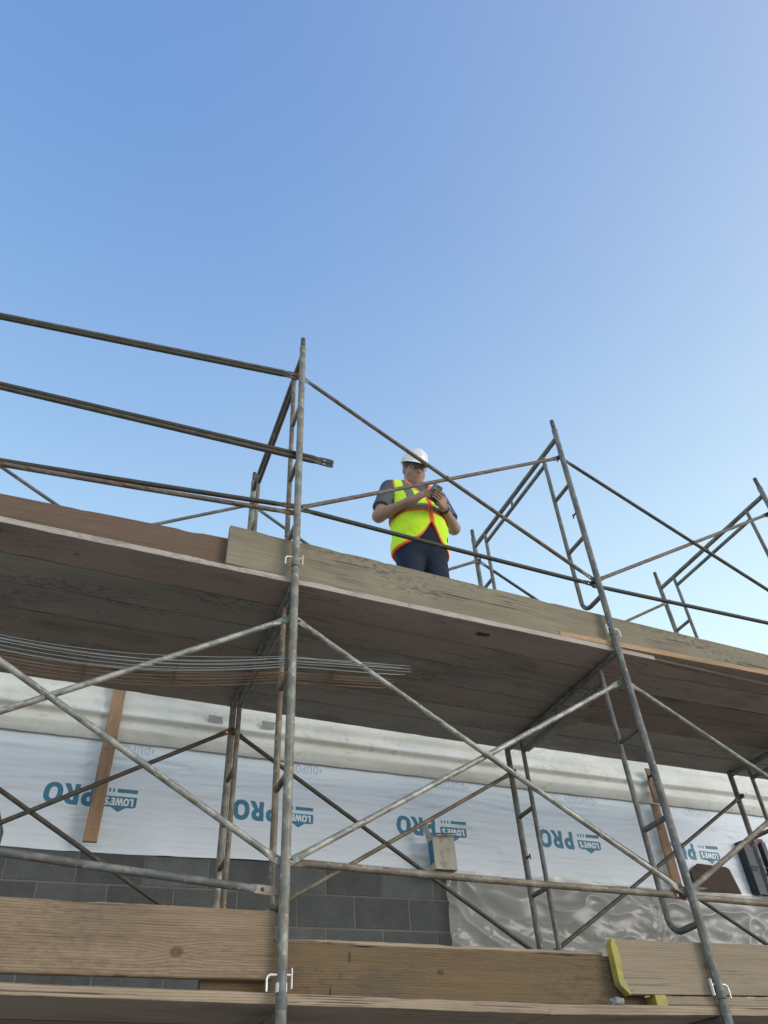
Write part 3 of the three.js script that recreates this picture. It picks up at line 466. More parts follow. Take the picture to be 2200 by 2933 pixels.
// ---------------------------------------------------------------- carton, rusty plate, dark steel channel
{
  const t = thing('torn_carton', 'torn pale cardboard carton with a blue side at the corner of the plastic sheet', 'carton');
  const ct = tex(256, 256, (u, v) => { const n = fbm(u * 5, v * 5, 531, 5, 5, 5), st = sst(0.5, 0.62, fbm(u * 3, v * 3, 533, 4, 3, 3)); const c = mix3([0.56, 0.52, 0.43], [0.42, 0.38, 0.29], st).map(q => q * (0.85 + 0.3 * n)); return [...c, n]; });
  const card = std({ map: ct.map, roughness: 0.85 }), inner = std({ color: lin(0.4, 0.31, 0.27), roughness: 0.9 }), blue = std({ color: lin(0.03, 0.15, 0.3), roughness: 0.6 }), red = std({ color: lin(0.45, 0.03, 0.02), roughness: 0.6 });
  const box = (n, w, h, d, x, y, z, m, rx = 0, ry = 0, rz = 0) => { const g = new RoundedBoxGeometry(w, h, d, 1, Math.min(w, h, d) * 0.3); const o = part(t, n, g, m); o.position.set(x, y, z); o.rotation.set(rx, ry, rz); return o; };
  box('front_panel', 0.215, 0.3, 0.004, 0.0, 0.15, 0.1, card);
  box('side_panel', 0.004, 0.3, 0.1, -0.1085, 0.15, 0.05, card); box('side_panel', 0.004, 0.3, 0.1, 0.1085, 0.15, 0.05, card); box('back_panel', 0.215, 0.3, 0.004, 0, 0.15, 0.002, card);
  box('blue_stripe', 0.003, 0.2, 0.07, -0.1122, 0.16, 0.06, blue); box('red_mark', 0.003, 0.06, 0.03, 0.1122, 0.075, 0.08, red);
  box('top_flap', 0.21, 0.004, 0.07, 0.0, 0.303, 0.135, inner, 0.25, 0, 0.05); box('side_flap', 0.004, 0.13, 0.08, -0.13, 0.355, 0.05, card, 0, 0, 0.25);
  t.position.set(1.73, 3.2, ZW + 0.085); t.rotation.z = 0.02; t.scale.set(0.8, 0.78, 1);
  // rusty plate
  const s = new THREE.Shape([[0.03, 0], [0, 0.06], [0, 0.15], [0.1, 0.215], [0.4, 0.205], [0.43, 0.19], [0.47, 0.03], [0.475, 0]].map(q => new THREE.Vector2(...q)));
  const rg = new THREE.ExtrudeGeometry(s, { depth: 0.014, bevelEnabled: true, bevelSize: 0.003, bevelThickness: 0.003, bevelSegments: 1 });
  const rt = tex(256, 128, (u, v) => { const n = fbm(u * 6, v * 4, 541, 5, 6, 4), r = sst(0.45, 0.7, fbm(u * 5, v * 6, 543, 5, 5, 6) + 0.1); let c = mix3([0.06, 0.05, 0.04], [0.045, 0.04, 0.034], n); c = mix3(c, [0.11, 0.055, 0.028], r * 0.5); return [...c, n]; });
  const U = rg.attributes.uv; for (let i = 0; i < U.count; i++) U.setXY(i, U.getX(i) * 2, U.getY(i) * 4);
  const rp = thing('steel_plate', 'rusty brown steel plate with cut corners standing against the housewrap', 'steel plate');
  part(rp, 'plate', rg, std({ map: rt.map, bumpMap: rt.bump, bumpScale: 0.002, roughness: 0.85, metalness: 0.2 }));
  rp.position.set(4.075, 3.222, ZW + 0.045); rp.rotation.y = 0.0;
  // dark channel: folded profile extruded upward
  const prof = [[0, 0.01], [0.012, 0.085], [0.075, 0.09], [0.085, 0.05], [0.2, 0.045], [0.22, 0.1], [0.27, 0.095]], out = prof.map(q => new THREE.Vector2(q[0], -q[1])), back = prof.slice().reverse().map(q => new THREE.Vector2(q[0] + 0.002, -q[1] + 0.006));
  const cg = new THREE.ExtrudeGeometry(new THREE.Shape([...out, ...back]), { depth: 0.44, bevelEnabled: false }); cg.rotateX(-Math.PI / 2);
  const ch = thing('steel_channel', 'dark blue-grey folded steel channel beside the rusty plate', 'steel channel');
  part(ch, 'channel', cg, std({ color: lin(0.035, 0.042, 0.055), roughness: 0.5, metalness: 0.35 }));
  const rm = part(ch, 'red_cap', new RoundedBoxGeometry(0.1, 0.05, 0.05, 2, 0.006), std({ color: lin(0.2, 0.012, 0.02), roughness: 0.6 })); rm.position.set(0.22, 0.445, 0.06);
  const pr = part(ch, 'tie_rod', pipe([V(-0.06, 0.21, 0.125), V(0.22, 0.205, 0.125)], 0.007, 8), STEEL.dark);
  ch.position.set(4.70, 3.215, ZW + 0.02);
}
// ---------------------------------------------------------------- scaffold frames
const D = 1.469, DI = 0.219, DJ = 0.21, HF = 2.0;
const T = { hd: 1.889, p1: 1.6965, r1: 1.371, tog: 1.09, r2: 0.848, p3: 0.468, cur: 0.322 };
const frameCache = {};
function fg(key, mk) { return frameCache[key] ??= mk(); }
const tubeG = (key, a, b, r, n = 14) => fg(key, () => pipe(seg(a, b, 6), r, n, hash(a.z * 100, a.y * 100, 3)));
function makeFrame(label, m, { pins = true, flip = false, topMost = false, hd = T.hd, collar = false } = {}) {
  const f = thing('scaffold_section', label, 'scaffold frame', 'scaffold frames');
  const sides = [['f', 0, -1, DI], ['b', -D, 1, DJ]];
  for (const [k, z, s, di] of sides) {
    part(f, 'leg', tubeG('leg' + k, V(0, 0.004, z), V(0, HF - 0.012, z), 0.0213, 18), m.leg);
    // coupling stub that enters the frame above
    part(f, 'coupling_stub', fg('stub' + k, () => pipe([V(0, HF - 0.04, z), V(0, HF + 0.09, z), V(0, HF + 0.098, z), V(0, HF + 0.1, z)], t => (t < 0.5 ? 0.0175 : t < 0.9 ? 0.016 : 0.011), 14)), topMost ? STEEL.olive : m.inner);
    part(f, 'rim_band', fg('rim' + k, () => pipe([V(0, HF - 0.052, z), V(0, HF - 0.05, z), V(0, HF - 0.012, z), V(0, HF - 0.01, z)], t => (t < 0.2 || t > 0.8 ? 0.0217 : 0.0229), 18)), m.leg);
    const zi = z + s * di;
    // inner post with its bend into the leg
    part(f, 'inner_post', fg('inner' + k, () => {
      const P = [V(0, hd - 0.018, zi), V(0, 1.4, zi), V(0, 0.9, zi), V(0, 0.5, zi), V(0, T.cur + 0.085, zi)];
      for (let i = 1; i <= 8; i++) { const a = i / 8 * Math.PI / 2; P.push(V(0, T.cur + 0.085 - 0.085 * Math.sin(a), zi - s * 0.085 * (1 - Math.cos(a)))); }
      P.push(V(0, T.cur + 0.002, z + s * 0.018)); return pipe(P, 0.0158, 14);
    }), m.inner);
    for (const r of [T.r1, T.r2]) part(f, 'rung', tubeG('rung' + k + r, V(0, r, z + s * 0.018), V(0, r, zi - s * 0.012), 0.0155), m.rung);
    for (const p of [T.p1, T.tog, T.p3]) {
      part(f, 'lock_stud', fg('stud' + k + p, () => cat(pipe([V(0, p, z + s * 0.017), V(0, p, z + s * 0.052), V(0, p, z + s * 0.056)], 0.0072, 8), pipe([V(0, p + 0.012, z + s * 0.063), V(0, p - 0.005, z + s * 0.06), V(0, p - 0.022, z + s * 0.064)], t => 0.0062 * (1 - 0.25 * t), 6))), STEEL.dark);
    }
    if (pins) { // bright J pin with its flat keeper, through the foot of this frame
      const pg = fg('jpin' + k, () => { const y = 0.062, P = [V(-0.058, y - 0.055, z + 0.004), V(-0.058, y - 0.016, z + 0.004)]; for (let i = 1; i <= 5; i++) { const a = i / 5 * Math.PI / 2; P.push(V(-0.058 + 0.016 * (1 - Math.cos(a)), y - 0.016 + 0.016 * Math.sin(a), z + 0.004)); } P.push(V(0.036, y, z + 0.004)); return pipe(P, 0.0042, 8); });
      const a = part(f, 'locking_pin', pg, STEEL.zinc); if (flip) a.rotation.y = Math.PI, a.position.z = 2 * z;
      const kg = fg('keep' + k, () => { const g = new RoundedBoxGeometry(0.0045, 0.07, 0.017, 2, 0.002); g.translate(0.038, 0.05, z + 0.004); return g; }); const kp = part(a, 'keeper', kg, STEEL.zinc);
    }
    part(f, 'foot_band', fg('foot' + k, () => pipe([V(0, 0.004, z), V(0, 0.006, z), V(0, 0.034, z), V(0, 0.036, z)], t => (t < 0.2 || t > 0.8 ? 0.0217 : 0.0226), 18)), collar && k === 'f' ? STEEL.zinc : m.leg);
  }
  part(f, 'header', tubeG('hd' + hd, V(0, hd, -0.018), V(0, hd, -D + 0.018), 0.0205, 16), m.header);
  part(f, 'lower_header', tubeG('lh' + hd, V(0, hd - 0.105, -DI - 0.012), V(0, hd - 0.105, -D + DJ + 0.012), 0.0165), m.header);
  part(f, 'header_spacer', tubeG('sp' + hd, V(0, hd - 0.09, -D * 0.52), V(0, hd - 0.016, -D * 0.52), 0.012, 10), m.header);
  return f;
}
const mA = { leg: STEEL.galv, inner: STEEL.galvWarm, rung: STEEL.galvWarm, header: STEEL.olive };
const mB = { leg: STEEL.galvBlue, inner: STEEL.galvBlue, rung: STEEL.galvBlue, header: STEEL.galvBlue };
const mA2 = { leg: STEEL.galv, inner: STEEL.galvWarm, rung: STEEL.galvWarm, header: STEEL.galvBlue };
const mW = { leg: STEEL.galvWarm, inner: STEEL.galvWarm, rung: STEEL.galvWarm, header: STEEL.galvBlue };
const COL = {
  Z: { j: [-2.134, 4.1, 0.0], U: [0, 0, 0], L: [0, 0.006, 0], near: 'at the far end of the three stacked guard rails' },
  A: { j: [0, 4.1, 0], U: [-0.001, 0.0039, -0.018], L: [-0.0037, 0.0132, -0.0142], near: 'that carries the ends of the loose wires' },
  B: { j: [2.1557, 4.1103, -0.0658], U: [0.0094, -0.0025, -0.0046], L: [0.0068, -0.0091, -0.0047], near: 'beside the crossed braces in front of the man' },
  C: { j: [4.2897, 4.0852, -0.0042], U: [0.0091, -0.0119, 0.008], L: [0.0098, 0.0136, -0.0057], near: 'next to the dark steel channel' },
  E: { j: [6.43, 4.08, 0.0], U: [0.009, 0, 0], L: [0.009, 0, 0], near: 'past the dark steel channel' },
};
const FR = {};
for (const c of Object.keys(COL)) {
  const q = COL[c], J = V(...q.j);
  const set = (f, o, base) => { f.rotation.set(o[1], o[2], -o[0]); f.position.copy(J); if (base) f.position.add(V(0, -base, 0).applyEuler(f.rotation)); f.updateMatrixWorld(true); return f; };
  const nm = { Z: 'at the end of the pale pine toe board', A: 'with the wire ends lying on its rung', B: 'crossing the yellow-ended toe board', C: 'next to the dark steel channel', E: 'past the dark steel channel' }[c];
  const nu = { Z: 'at the far end of the three stacked guard rails', A: 'where the three stacked guard rails end', B: 'with the plank end lapping below it', C: 'one bay past the plank lap', E: 'two bays past the plank lap' }[c];
  FR[c] = {
    U: set(makeFrame('scaffold frame above the upper deck, ' + nu, c === 'B' || c === 'C' ? mB : mA, { topMost: true, flip: c === 'B' }), q.U, 0),
    L: set(makeFrame('scaffold frame carrying the upper deck, ' + nm, c === 'B' || c === 'C' ? mB : c === 'A' ? mA2 : mW, { collar: c === 'A', flip: c === 'B' }), q.L, 2.0),
  };
  const foot = FR[c].L.position.clone();
  const b = makeFrame('base frame under the lower deck, ' + nm, mB, { pins: false, hd: T.hd + 0.04 });
  b.position.set(foot.x, foot.y - 2.0, foot.z); b.rotation.set(COL[c].L[1] * 0.3, COL[c].L[2], 0); b.updateMatrixWorld(true); FR[c].G = b;
  // screw jacks on timber sole plates
  for (const z of [0, -D]) {
    const p = V(0, 0, z).applyMatrix4(b.matrixWorld);
    const jk = thing('screw_jack', z ? 'steel screw jack under the wall-side leg, ' + nm : 'steel screw jack under the outer leg, ' + nm, 'screw jack', 'screw jacks');
    part(jk, 'base_plate', new THREE.BoxGeometry(0.14, 0.008, 0.14).translate(0, 0.004, 0), STEEL.galvBlue);
    part(jk, 'screw', new THREE.CylinderGeometry(0.016, 0.016, p.y + 0.1, 12).translate(0, (p.y + 0.1) / 2 + 0.006, 0), STEEL.galvBlue);
    jk.position.set(p.x, 0, p.z);
  }
}
const pin = (c, lv, side, h, off = 0.036) => { const s = side === 'f' ? -1 : 1; return V(0, h, (side === 'f' ? 0 : -D) + s * off).applyMatrix4(FR[c][lv].matrixWorld); };
// ---------------------------------------------------------------- brace tubes with flattened, drilled ends
const plateG = (() => { const s = new THREE.Shape(); const w = 0.019; s.moveTo(0.075, -w * 0.9); s.lineTo(0.0, -w); s.absarc(0, 0, w, -Math.PI / 2, Math.PI / 2, true); s.lineTo(0.075, w * 0.9); s.closePath(); const h = new THREE.Path(); h.absarc(0.042, 0, 0.0085, 0, Math.PI * 2, false); s.holes.push(h); const g = new THREE.ExtrudeGeometry(s, { depth: 0.006, bevelEnabled: false, curveSegments: 10 }); g.translate(0, 0, -0.003); const U = g.attributes.uv; for (let i = 0; i < U.count; i++) U.setXY(i, U.getX(i) * 6, U.getY(i) * 6); return g; })();
function braceTube(parent, name, a, b, mat, plateMat, { r = 0.0135, bow = 0.004, seed = 1, n = V(0, 0, 1), freeA = false, freeB = false } = {}) {
  const d = b.clone().sub(a), L = d.length(); d.normalize(); const nn = n.clone().addScaledVector(d, -n.dot(d)).normalize(), w = nn.clone().cross(d).normalize();
  const R = rng(seed), by = (R() - 0.5) * 2 * bow - bow * 0.6, bz = (R() - 0.5) * bow;
  const prof = [[0.066, 0.018, 0.0032], [0.08, 0.0172, 0.0055], [0.1, 0.0152, 0.0105], [0.125, r, r]];
  const list = []; for (const q of prof) list.push([q[0], q[1], q[2]]); const m = 12; for (let i = 1; i < m; i++) list.push([mix(0.125, L - 0.125, i / m), r, r]); for (const q of prof.slice().reverse()) list.push([L - q[0], q[1], q[2]]);
  const rings = list.map(([t, rw, rn]) => { const s = Math.sin(Math.PI * t / L), c = a.clone().addScaledVector(d, t); c.y += by * s; c.addScaledVector(nn, bz * s); return Array.from({ length: 14 }, (_, i) => { const q = i / 14 * 2 * Math.PI; return c.clone().addScaledVector(w, Math.cos(q) * rw).addScaledVector(nn, Math.sin(q) * rn); }); });
  const g = loft(rings, { v0: R() * 5 }); const t = part(parent, name, g, mat);
  for (const [p, s] of [[a, 1], [b, -1]]) { const e = part(t, 'end_plate', plateG, plateMat); const x = d.clone().multiplyScalar(s), z = nn.clone(), y = z.clone().cross(x); e.quaternion.setFromRotationMatrix(new THREE.Matrix4().makeBasis(x, y, z)); e.position.copy(p); }
  return t;
}
function crossBrace(c1, c2, lv, side, m1, m2, p1, p2, label, seed, r = 0.0135) {
  const o = thing('cross_brace', label, 'cross brace', 'cross braces'), s = side === 'f' ? -1 : 1;
  const a1 = pin(c1, lv, side, T.p1, 0.03), a2 = pin(c1, lv, side, T.p3, 0.042), b1 = pin(c2, lv, side, T.p1, 0.042), b2 = pin(c2, lv, side, T.p3, 0.03);
  braceTube(o, 'brace_tube', a1, b2, m1, p1, { seed, r }); braceTube(o, 'brace_tube', a2, b1, m2, p2, { seed: seed + 1, r });
  const c = a1.clone().add(b2).add(a2).add(b1).multiplyScalar(0.25);
  const rv = part(o, 'pivot_rivet', new THREE.CylinderGeometry(0.007, 0.007, 0.05, 10).rotateX(Math.PI / 2), m1); rv.position.copy(c); return o;
}
const S = STEEL;
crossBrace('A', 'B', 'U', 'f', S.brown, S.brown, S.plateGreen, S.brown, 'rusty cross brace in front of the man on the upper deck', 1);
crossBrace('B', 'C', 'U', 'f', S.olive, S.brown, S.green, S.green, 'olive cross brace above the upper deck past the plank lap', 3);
crossBrace('Z', 'A', 'L', 'f', S.bright, S.bright, S.bright, S.plateGreen, 'bright galvanised cross brace in front of the long batten', 5, 0.0145);
crossBrace('A', 'B', 'L', 'f', S.bright, S.bright, S.bright, S.plateGreen, 'bright galvanised cross brace in front of the torn carton', 7, 0.0145);
crossBrace('B', 'C', 'L', 'f', S.galv, S.galvWarm, S.plateTan, S.plateGreen, 'galvanised outer cross brace in front of the rusty steel plate', 9, 0.0145);
crossBrace('C', 'E', 'L', 'f', S.galv, S.galv, S.galv, S.galv, 'galvanised outer cross brace past the dark steel channel', 11);
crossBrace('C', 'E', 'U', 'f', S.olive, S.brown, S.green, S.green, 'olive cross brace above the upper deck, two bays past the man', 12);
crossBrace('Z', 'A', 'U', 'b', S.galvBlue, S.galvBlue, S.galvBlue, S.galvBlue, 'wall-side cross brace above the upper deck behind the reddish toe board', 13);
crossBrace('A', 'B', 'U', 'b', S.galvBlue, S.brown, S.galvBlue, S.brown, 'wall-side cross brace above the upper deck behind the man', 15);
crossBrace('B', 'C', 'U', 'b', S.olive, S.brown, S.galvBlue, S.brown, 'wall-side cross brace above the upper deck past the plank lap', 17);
crossBrace('Z', 'A', 'L', 'b', S.olive, S.olive, S.plateRust, S.plateRust, 'olive wall-side cross brace close to the long batten', 19);
crossBrace('A', 'B', 'L', 'b', S.olive, S.galvWarm, S.green, S.green, 'olive wall-side cross brace close to the torn carton', 21);
crossBrace('B', 'C', 'L', 'b', S.olive, S.olive, S.green, S.green, 'olive wall-side cross brace close to the rusty steel plate', 23);
// ---------------------------------------------------------------- guard rails
function rail(label, list) { const o = thing('guard_rail', label, 'guard rail', 'guard rails'); for (const [a, b, m, pm, opt] of list) braceTube(o, 'rail_tube', V(...a), V(...b), m, pm, { bow: 0.006, ...opt }); return o; }
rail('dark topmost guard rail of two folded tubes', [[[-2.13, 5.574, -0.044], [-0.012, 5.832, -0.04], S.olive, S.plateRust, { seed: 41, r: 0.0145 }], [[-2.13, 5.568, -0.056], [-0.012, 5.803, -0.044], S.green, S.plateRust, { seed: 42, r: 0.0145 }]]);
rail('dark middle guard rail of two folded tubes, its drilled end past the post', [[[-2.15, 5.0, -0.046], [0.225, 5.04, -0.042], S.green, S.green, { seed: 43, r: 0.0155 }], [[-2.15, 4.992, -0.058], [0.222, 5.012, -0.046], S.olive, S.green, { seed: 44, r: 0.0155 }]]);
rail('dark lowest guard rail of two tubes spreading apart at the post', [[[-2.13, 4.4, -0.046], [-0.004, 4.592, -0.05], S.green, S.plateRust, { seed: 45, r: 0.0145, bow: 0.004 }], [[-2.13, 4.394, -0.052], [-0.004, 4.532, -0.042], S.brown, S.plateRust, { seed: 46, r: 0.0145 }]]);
const pr = (c, lv, off, dy = 0) => { const p = pin(c, lv, 'f', T.p3, off); p.y += dy; return p.toArray(); };
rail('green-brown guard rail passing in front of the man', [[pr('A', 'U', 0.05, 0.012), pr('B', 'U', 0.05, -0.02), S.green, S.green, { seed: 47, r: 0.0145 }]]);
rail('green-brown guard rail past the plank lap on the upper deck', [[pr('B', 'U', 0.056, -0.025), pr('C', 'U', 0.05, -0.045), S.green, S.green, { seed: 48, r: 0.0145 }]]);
rail('dark grey guard rail above the pale pine toe board, with a pale flattened end', [[[-2.13, 2.63, -0.05], [-0.036, 2.464, -0.055], S.galvBlue, S.plateTan, { seed: 49, r: 0.016 }]]);
rail('brownish grey guard rail crossing the torn carton', [[pr('A', 'L', 0.056, 0.02), pr('B', 'L', 0.05, -0.005), S.galvWarm, S.plateRust, { seed: 50, r: 0.016 }]]);
rail('brownish grey guard rail crossing below the rusty steel plate', [[pr('B', 'L', 0.06, -0.005), pr('C', 'L', 0.05), S.galvWarm, S.galv, { seed: 51, r: 0.016 }]]);
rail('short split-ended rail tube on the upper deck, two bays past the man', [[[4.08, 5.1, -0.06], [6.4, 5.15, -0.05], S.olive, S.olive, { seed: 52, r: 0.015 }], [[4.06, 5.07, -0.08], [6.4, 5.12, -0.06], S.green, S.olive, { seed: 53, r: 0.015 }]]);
// ---------------------------------------------------------------- ladder reinforcement wires lying on the rungs
{
  const R = rng(91), N = 8;
  for (let k = 0; k < N; k++) {
    const o = thing('reinforcement_ladder', 'thin wire ladder reinforcement strip in the sagging bundle on the frame rung', 'reinforcement', 'wire ladder reinforcement bundle');
    const y0 = 3.494 + 0.0095 * k + 0.004 * R(), xe = 0.6 + 0.07 * R(), sag = 0.13 + 0.014 * R(), dz = (R() - 0.5) * 0.02, ph = R() * 6, lift = (R() - 0.3) * 0.05;
    const Y = x => y0 + (x < 0 ? sag * ((x / 1.067 + 1) ** 2 - 1) : 0.085 * x + lift * x * x) + 0.002 * Math.sin(x * 4 + ph) * (Math.abs(x) > 0.1 ? 1 : 0);
    const line = (z, q) => { const P = []; for (let i = 0; i <= 36; i++) { const x = mix(-2.35, xe - 0.03 * q, i / 36); P.push(V(x, Y(x) + 0.0012 * Math.sin(x * 5 + q * 3 + ph), z + dz + 0.004 * Math.sin(x * 3 + q + ph))); } return pipe(P, q ? 0.0018 : 0.0014, 5); };
    part(o, 'side_wire', line(-0.034, 0), S.wire); part(o, 'side_wire', line(-0.188, 1), S.wireRust);
    for (let i = 0; i < 7; i++) { const x = -2.2 + 0.4 * i + 0.02 * (R() - 0.5) + 0.05; if (x > xe - 0.05) break; part(o, 'cross_rod', pipe([V(x, Y(x), -0.034 + dz), V(x + 0.004, Y(x), -0.19 + dz)], 0.0017, 5), S.wireRust); }
  }
}
// ---------------------------------------------------------------- the man on the upper deck
// naive surface nets over a distance function
function nets(f, lo, hi, cell, cull) {
  const n = [0, 1, 2].map(k => Math.ceil((hi[k] - lo[k]) / cell) + 1), [nx, ny, nz] = n, F = new Float32Array(nx * ny * nz);
  let o = 0; for (let k = 0; k < nz; k++) for (let j = 0; j < ny; j++) for (let i = 0; i < nx; i++) F[o++] = f(lo[0] + i * cell, lo[1] + j * cell, lo[2] + k * cell);
  const id = new Int32Array(nx * ny * nz).fill(-1), pos = [], ind = [], sx = 1, sy = nx, sz = nx * ny;
  for (let k = 0; k < nz - 1; k++) for (let j = 0; j < ny - 1; j++) for (let i = 0; i < nx - 1; i++) {
    const b = i + j * sy + k * sz; let m = 0, c = 0, X = 0, Y = 0, Z = 0;
    for (let q = 0; q < 8; q++) if (F[b + (q & 1) + ((q >> 1) & 1) * sy + (q >> 2) * sz] < 0) m |= 1 << q;
    if (m === 0 || m === 255) continue;
    for (let q = 0; q < 8; q++) for (const d of [1, 2, 4]) if (!(q & d)) { const r = q | d; const a = F[b + (q & 1) + ((q >> 1) & 1) * sy + (q >> 2) * sz], e = F[b + (r & 1) + ((r >> 1) & 1) * sy + (r >> 2) * sz]; if ((a < 0) !== (e < 0)) { const t = a / (a - e); X += (q & 1) + (d === 1 ? t : 0); Y += ((q >> 1) & 1) + (d === 2 ? t : 0); Z += (q >> 2) + (d === 4 ? t : 0); c++; } }
    id[b] = pos.length / 3; pos.push(lo[0] + (i + X / c) * cell, lo[1] + (j + Y / c) * cell, lo[2] + (k + Z / c) * cell);
  }
  for (let k = 1; k < nz - 1; k++) for (let j = 1; j < ny - 1; j++) for (let i = 1; i < nx - 1; i++) {
    const b = i + j * sy + k * sz;
    for (const [d, u, v] of [[sx, sy, sz], [sy, sz, sx], [sz, sx, sy]]) {
      const a = F[b] < 0, e = F[b + d] < 0; if (a === e) continue;
      const q = [id[b - u - v], id[b - v], id[b], id[b - u]]; if (q.some(w => w < 0)) continue;
      a ? ind.push(q[0], q[1], q[2], q[0], q[2], q[3]) : ind.push(q[0], q[2], q[1], q[0], q[3], q[2]);
    }
  }
  const g = new THREE.BufferGeometry(); g.setAttribute('position', new THREE.Float32BufferAttribute(pos, 3)); g.setIndex(ind); g.computeVertexNormals(); return g;
}
const cap = (x, y, z, a, b, ra, rb) => { const bx = b[0] - a[0], by = b[1] - a[1], bz = b[2] - a[2], px = x - a[0], py = y - a[1], pz = z - a[2]; let t = (px * bx + py * by + pz * bz) / (bx * bx + by * by + bz * bz); t = t < 0 ? 0 : t > 1 ? 1 : t; const dx = px - bx * t, dy = py - by * t, dz = pz - bz * t; return Math.sqrt(dx * dx + dy * dy + dz * dz) - (ra + (rb - ra) * t); };
const ell = (x, y, z, c, r) => { const a = (x - c[0]) / r[0], b = (y - c[1]) / r[1], d = (z - c[2]) / r[2], k = Math.sqrt(a * a + b * b + d * d), e = Math.hypot(a / r[0], b / r[1], d / r[2]); return e < 1e-6 ? -Math.min(...r) : k * (k - 1) / e; };
const smin = (a, b, k) => { const h = Math.max(k - Math.abs(a - b), 0) / k; return Math.min(a, b) - h * h * k * 0.25; };
const man = thing('person', 'man in white hard hat and lime safety vest looking at his phone', 'person');
man.position.set(1.078, 4.056, -0.555);
{
  // joints, metres from the point between the feet; he faces +z, his right hand is at -x
  const J = { sR: [-0.2, 1.42, -0.02], eR: [-0.308, 1.105, -0.005], wR: [-0.172, 1.098, 0.222], sL: [0.2, 1.425, -0.01], eL: [0.29, 1.13, 0.02], wL: [0.106, 1.112, 0.222] };
  const hip = 0.9;
  // head frame: pitched down over the phone, turned slightly
  const hp = -0.5, fw = V(0.03, Math.sin(hp), Math.cos(hp)).normalize(), rt = V(1, 0.0, -0.03).addScaledVector(fw, -V(1, 0, -0.03).dot(fw)).normalize(), up = fw.clone().cross(rt).normalize();   // rt = towards +x (his left)
  const HC = V(-0.012, 1.612, 0.055);
  const toH = (x, y, z) => { const dx = x - HC.x, dy = y - HC.y, dz = z - HC.z; return [dx * rt.x + dy * rt.y + dz * rt.z, dx * up.x + dy * up.y + dz * up.z, dx * fw.x + dy * fw.y + dz * fw.z]; };
  const hw = (a, b, c) => HC.clone().addScaledVector(rt, a).addScaledVector(up, b).addScaledVector(fw, c);
  const head = (x, y, z) => {
    const [a, b, c] = toH(x, y, z), s = Math.abs(a);
    let d = ell(a, b, c, [0, 0.03, -0.012], [0.076, 0.098, 0.096]);                       // skull
    d = smin(d, ell(a, b, c, [0, -0.045, 0.022], [0.066, 0.075, 0.07]), 0.045);           // face
    d = smin(d, ell(a, b, c, [0, -0.096, 0.052], [0.034, 0.026, 0.032]), 0.035);          // chin
    d = smin(d, ell(s, b, c, [0.043, -0.04, 0.05], [0.028, 0.03, 0.028]), 0.025);         // cheeks
    d = smin(d, ell(s, b, c, [0.03, 0.024, 0.078], [0.032, 0.011, 0.014]), 0.016);        // brow
    d = smin(d, cap(a, b, c, [0, 0.008, 0.086], [0, -0.032, 0.108], 0.009, 0.0145), 0.012);  // nose
    d = smin(d, ell(s, b, c, [0.013, -0.035, 0.097], [0.0095, 0.008, 0.011]), 0.008);
    d = smin(d, ell(a, b, c, [0, -0.062, 0.086], [0.025, 0.0075, 0.011]), 0.008); d = smin(d, ell(a, b, c, [0, -0.0725, 0.085], [0.021, 0.0075, 0.011]), 0.006);
    d = Math.max(d, -ell(a, b, c, [0, -0.0675, 0.1], [0.022, 0.0016, 0.012]));
    d = -smin(-d, ell(s, b, c, [0.031, 0.006, 0.094], [0.018, 0.011, 0.013]), 0.01);      // eye sockets
    d = smin(d, ell(s, b, c, [0.079, -0.012, -0.008], [0.011, 0.032, 0.019]), 0.007);     // ears
    d = smin(d, cap(x, y, z, [0, 1.41, -0.02], [-0.008, 1.55, 0.03], 0.07, 0.062), 0.04);  // neck
    d = smin(d, cap(x, y, z, [0.006, 1.47, 0.03], [-0.01, 1.525, 0.08], 0.045, 0.038), 0.03);
    return d;
  };
  // hands: each finger a chain of three phalanges
  const fingers = [];
  const chain = (pts, r0, r1) => { for (let i = 0; i < pts.length - 1; i++) fingers.push([pts[i], pts[i + 1], mix(r0, r1, i / (pts.length - 1)), mix(r0, r1, (i + 1) / (pts.length - 1))]); };
  const PH = V(-0.012, 1.126, 0.334), pu = V(0.36, 0.9, 0.22).normalize(), pn = V(0.05, -0.25, 0.96).addScaledVector(pu, -V(0.05, -0.25, 0.96).dot(pu)).normalize(), pw = pu.clone().cross(pn).normalize();   // phone frame; pn points away from him
  const onP = (a, b, c) => { const p = PH.clone().addScaledVector(pw, a).addScaledVector(pu, b).addScaledVector(pn, c); return [p.x, p.y, p.z]; };
  // left hand holds the phone from below-left edge; fingers wrap over its back
  const palmL = [[0.075, 1.135, 0.268], onP(0.05, -0.05, -0.012)];
  for (let i = 0; i < 4; i++) { const b = 0.012 - 0.0225 * i; chain([onP(0.052, b - 0.012, -0.01), onP(0.05, b, 0.013), onP(0.02, b + 0.004, 0.0175), onP(-0.014 + 0.005 * (i === 3) - 0.004 * (i === 0), b + 0.006, 0.0165)], 0.0094, 0.0074); }
  chain([[0.07, 1.14, 0.262], onP(0.044, -0.01, -0.02), onP(0.028, 0.018, -0.017)], 0.0125, 0.0088);
  // right hand comes in flat, index finger and thumb at the screen edge
  const palmR = [[-0.15, 1.086, 0.252], [-0.105, 1.116, 0.288]];
  chain([[-0.103, 1.134, 0.29], [-0.076, 1.156, 0.312], [-0.05, 1.156, 0.318], onP(-0.02, 0.022, -0.012)], 0.0094, 0.0072);
  chain([[-0.1, 1.118, 0.298], [-0.07, 1.136, 0.324], [-0.048, 1.133, 0.33], [-0.03, 1.126, 0.328]], 0.0094, 0.0072);
  chain([[-0.1, 1.100, 0.3], [-0.072, 1.112, 0.328], [-0.052, 1.108, 0.332], [-0.038, 1.102, 0.33]], 0.009, 0.007);
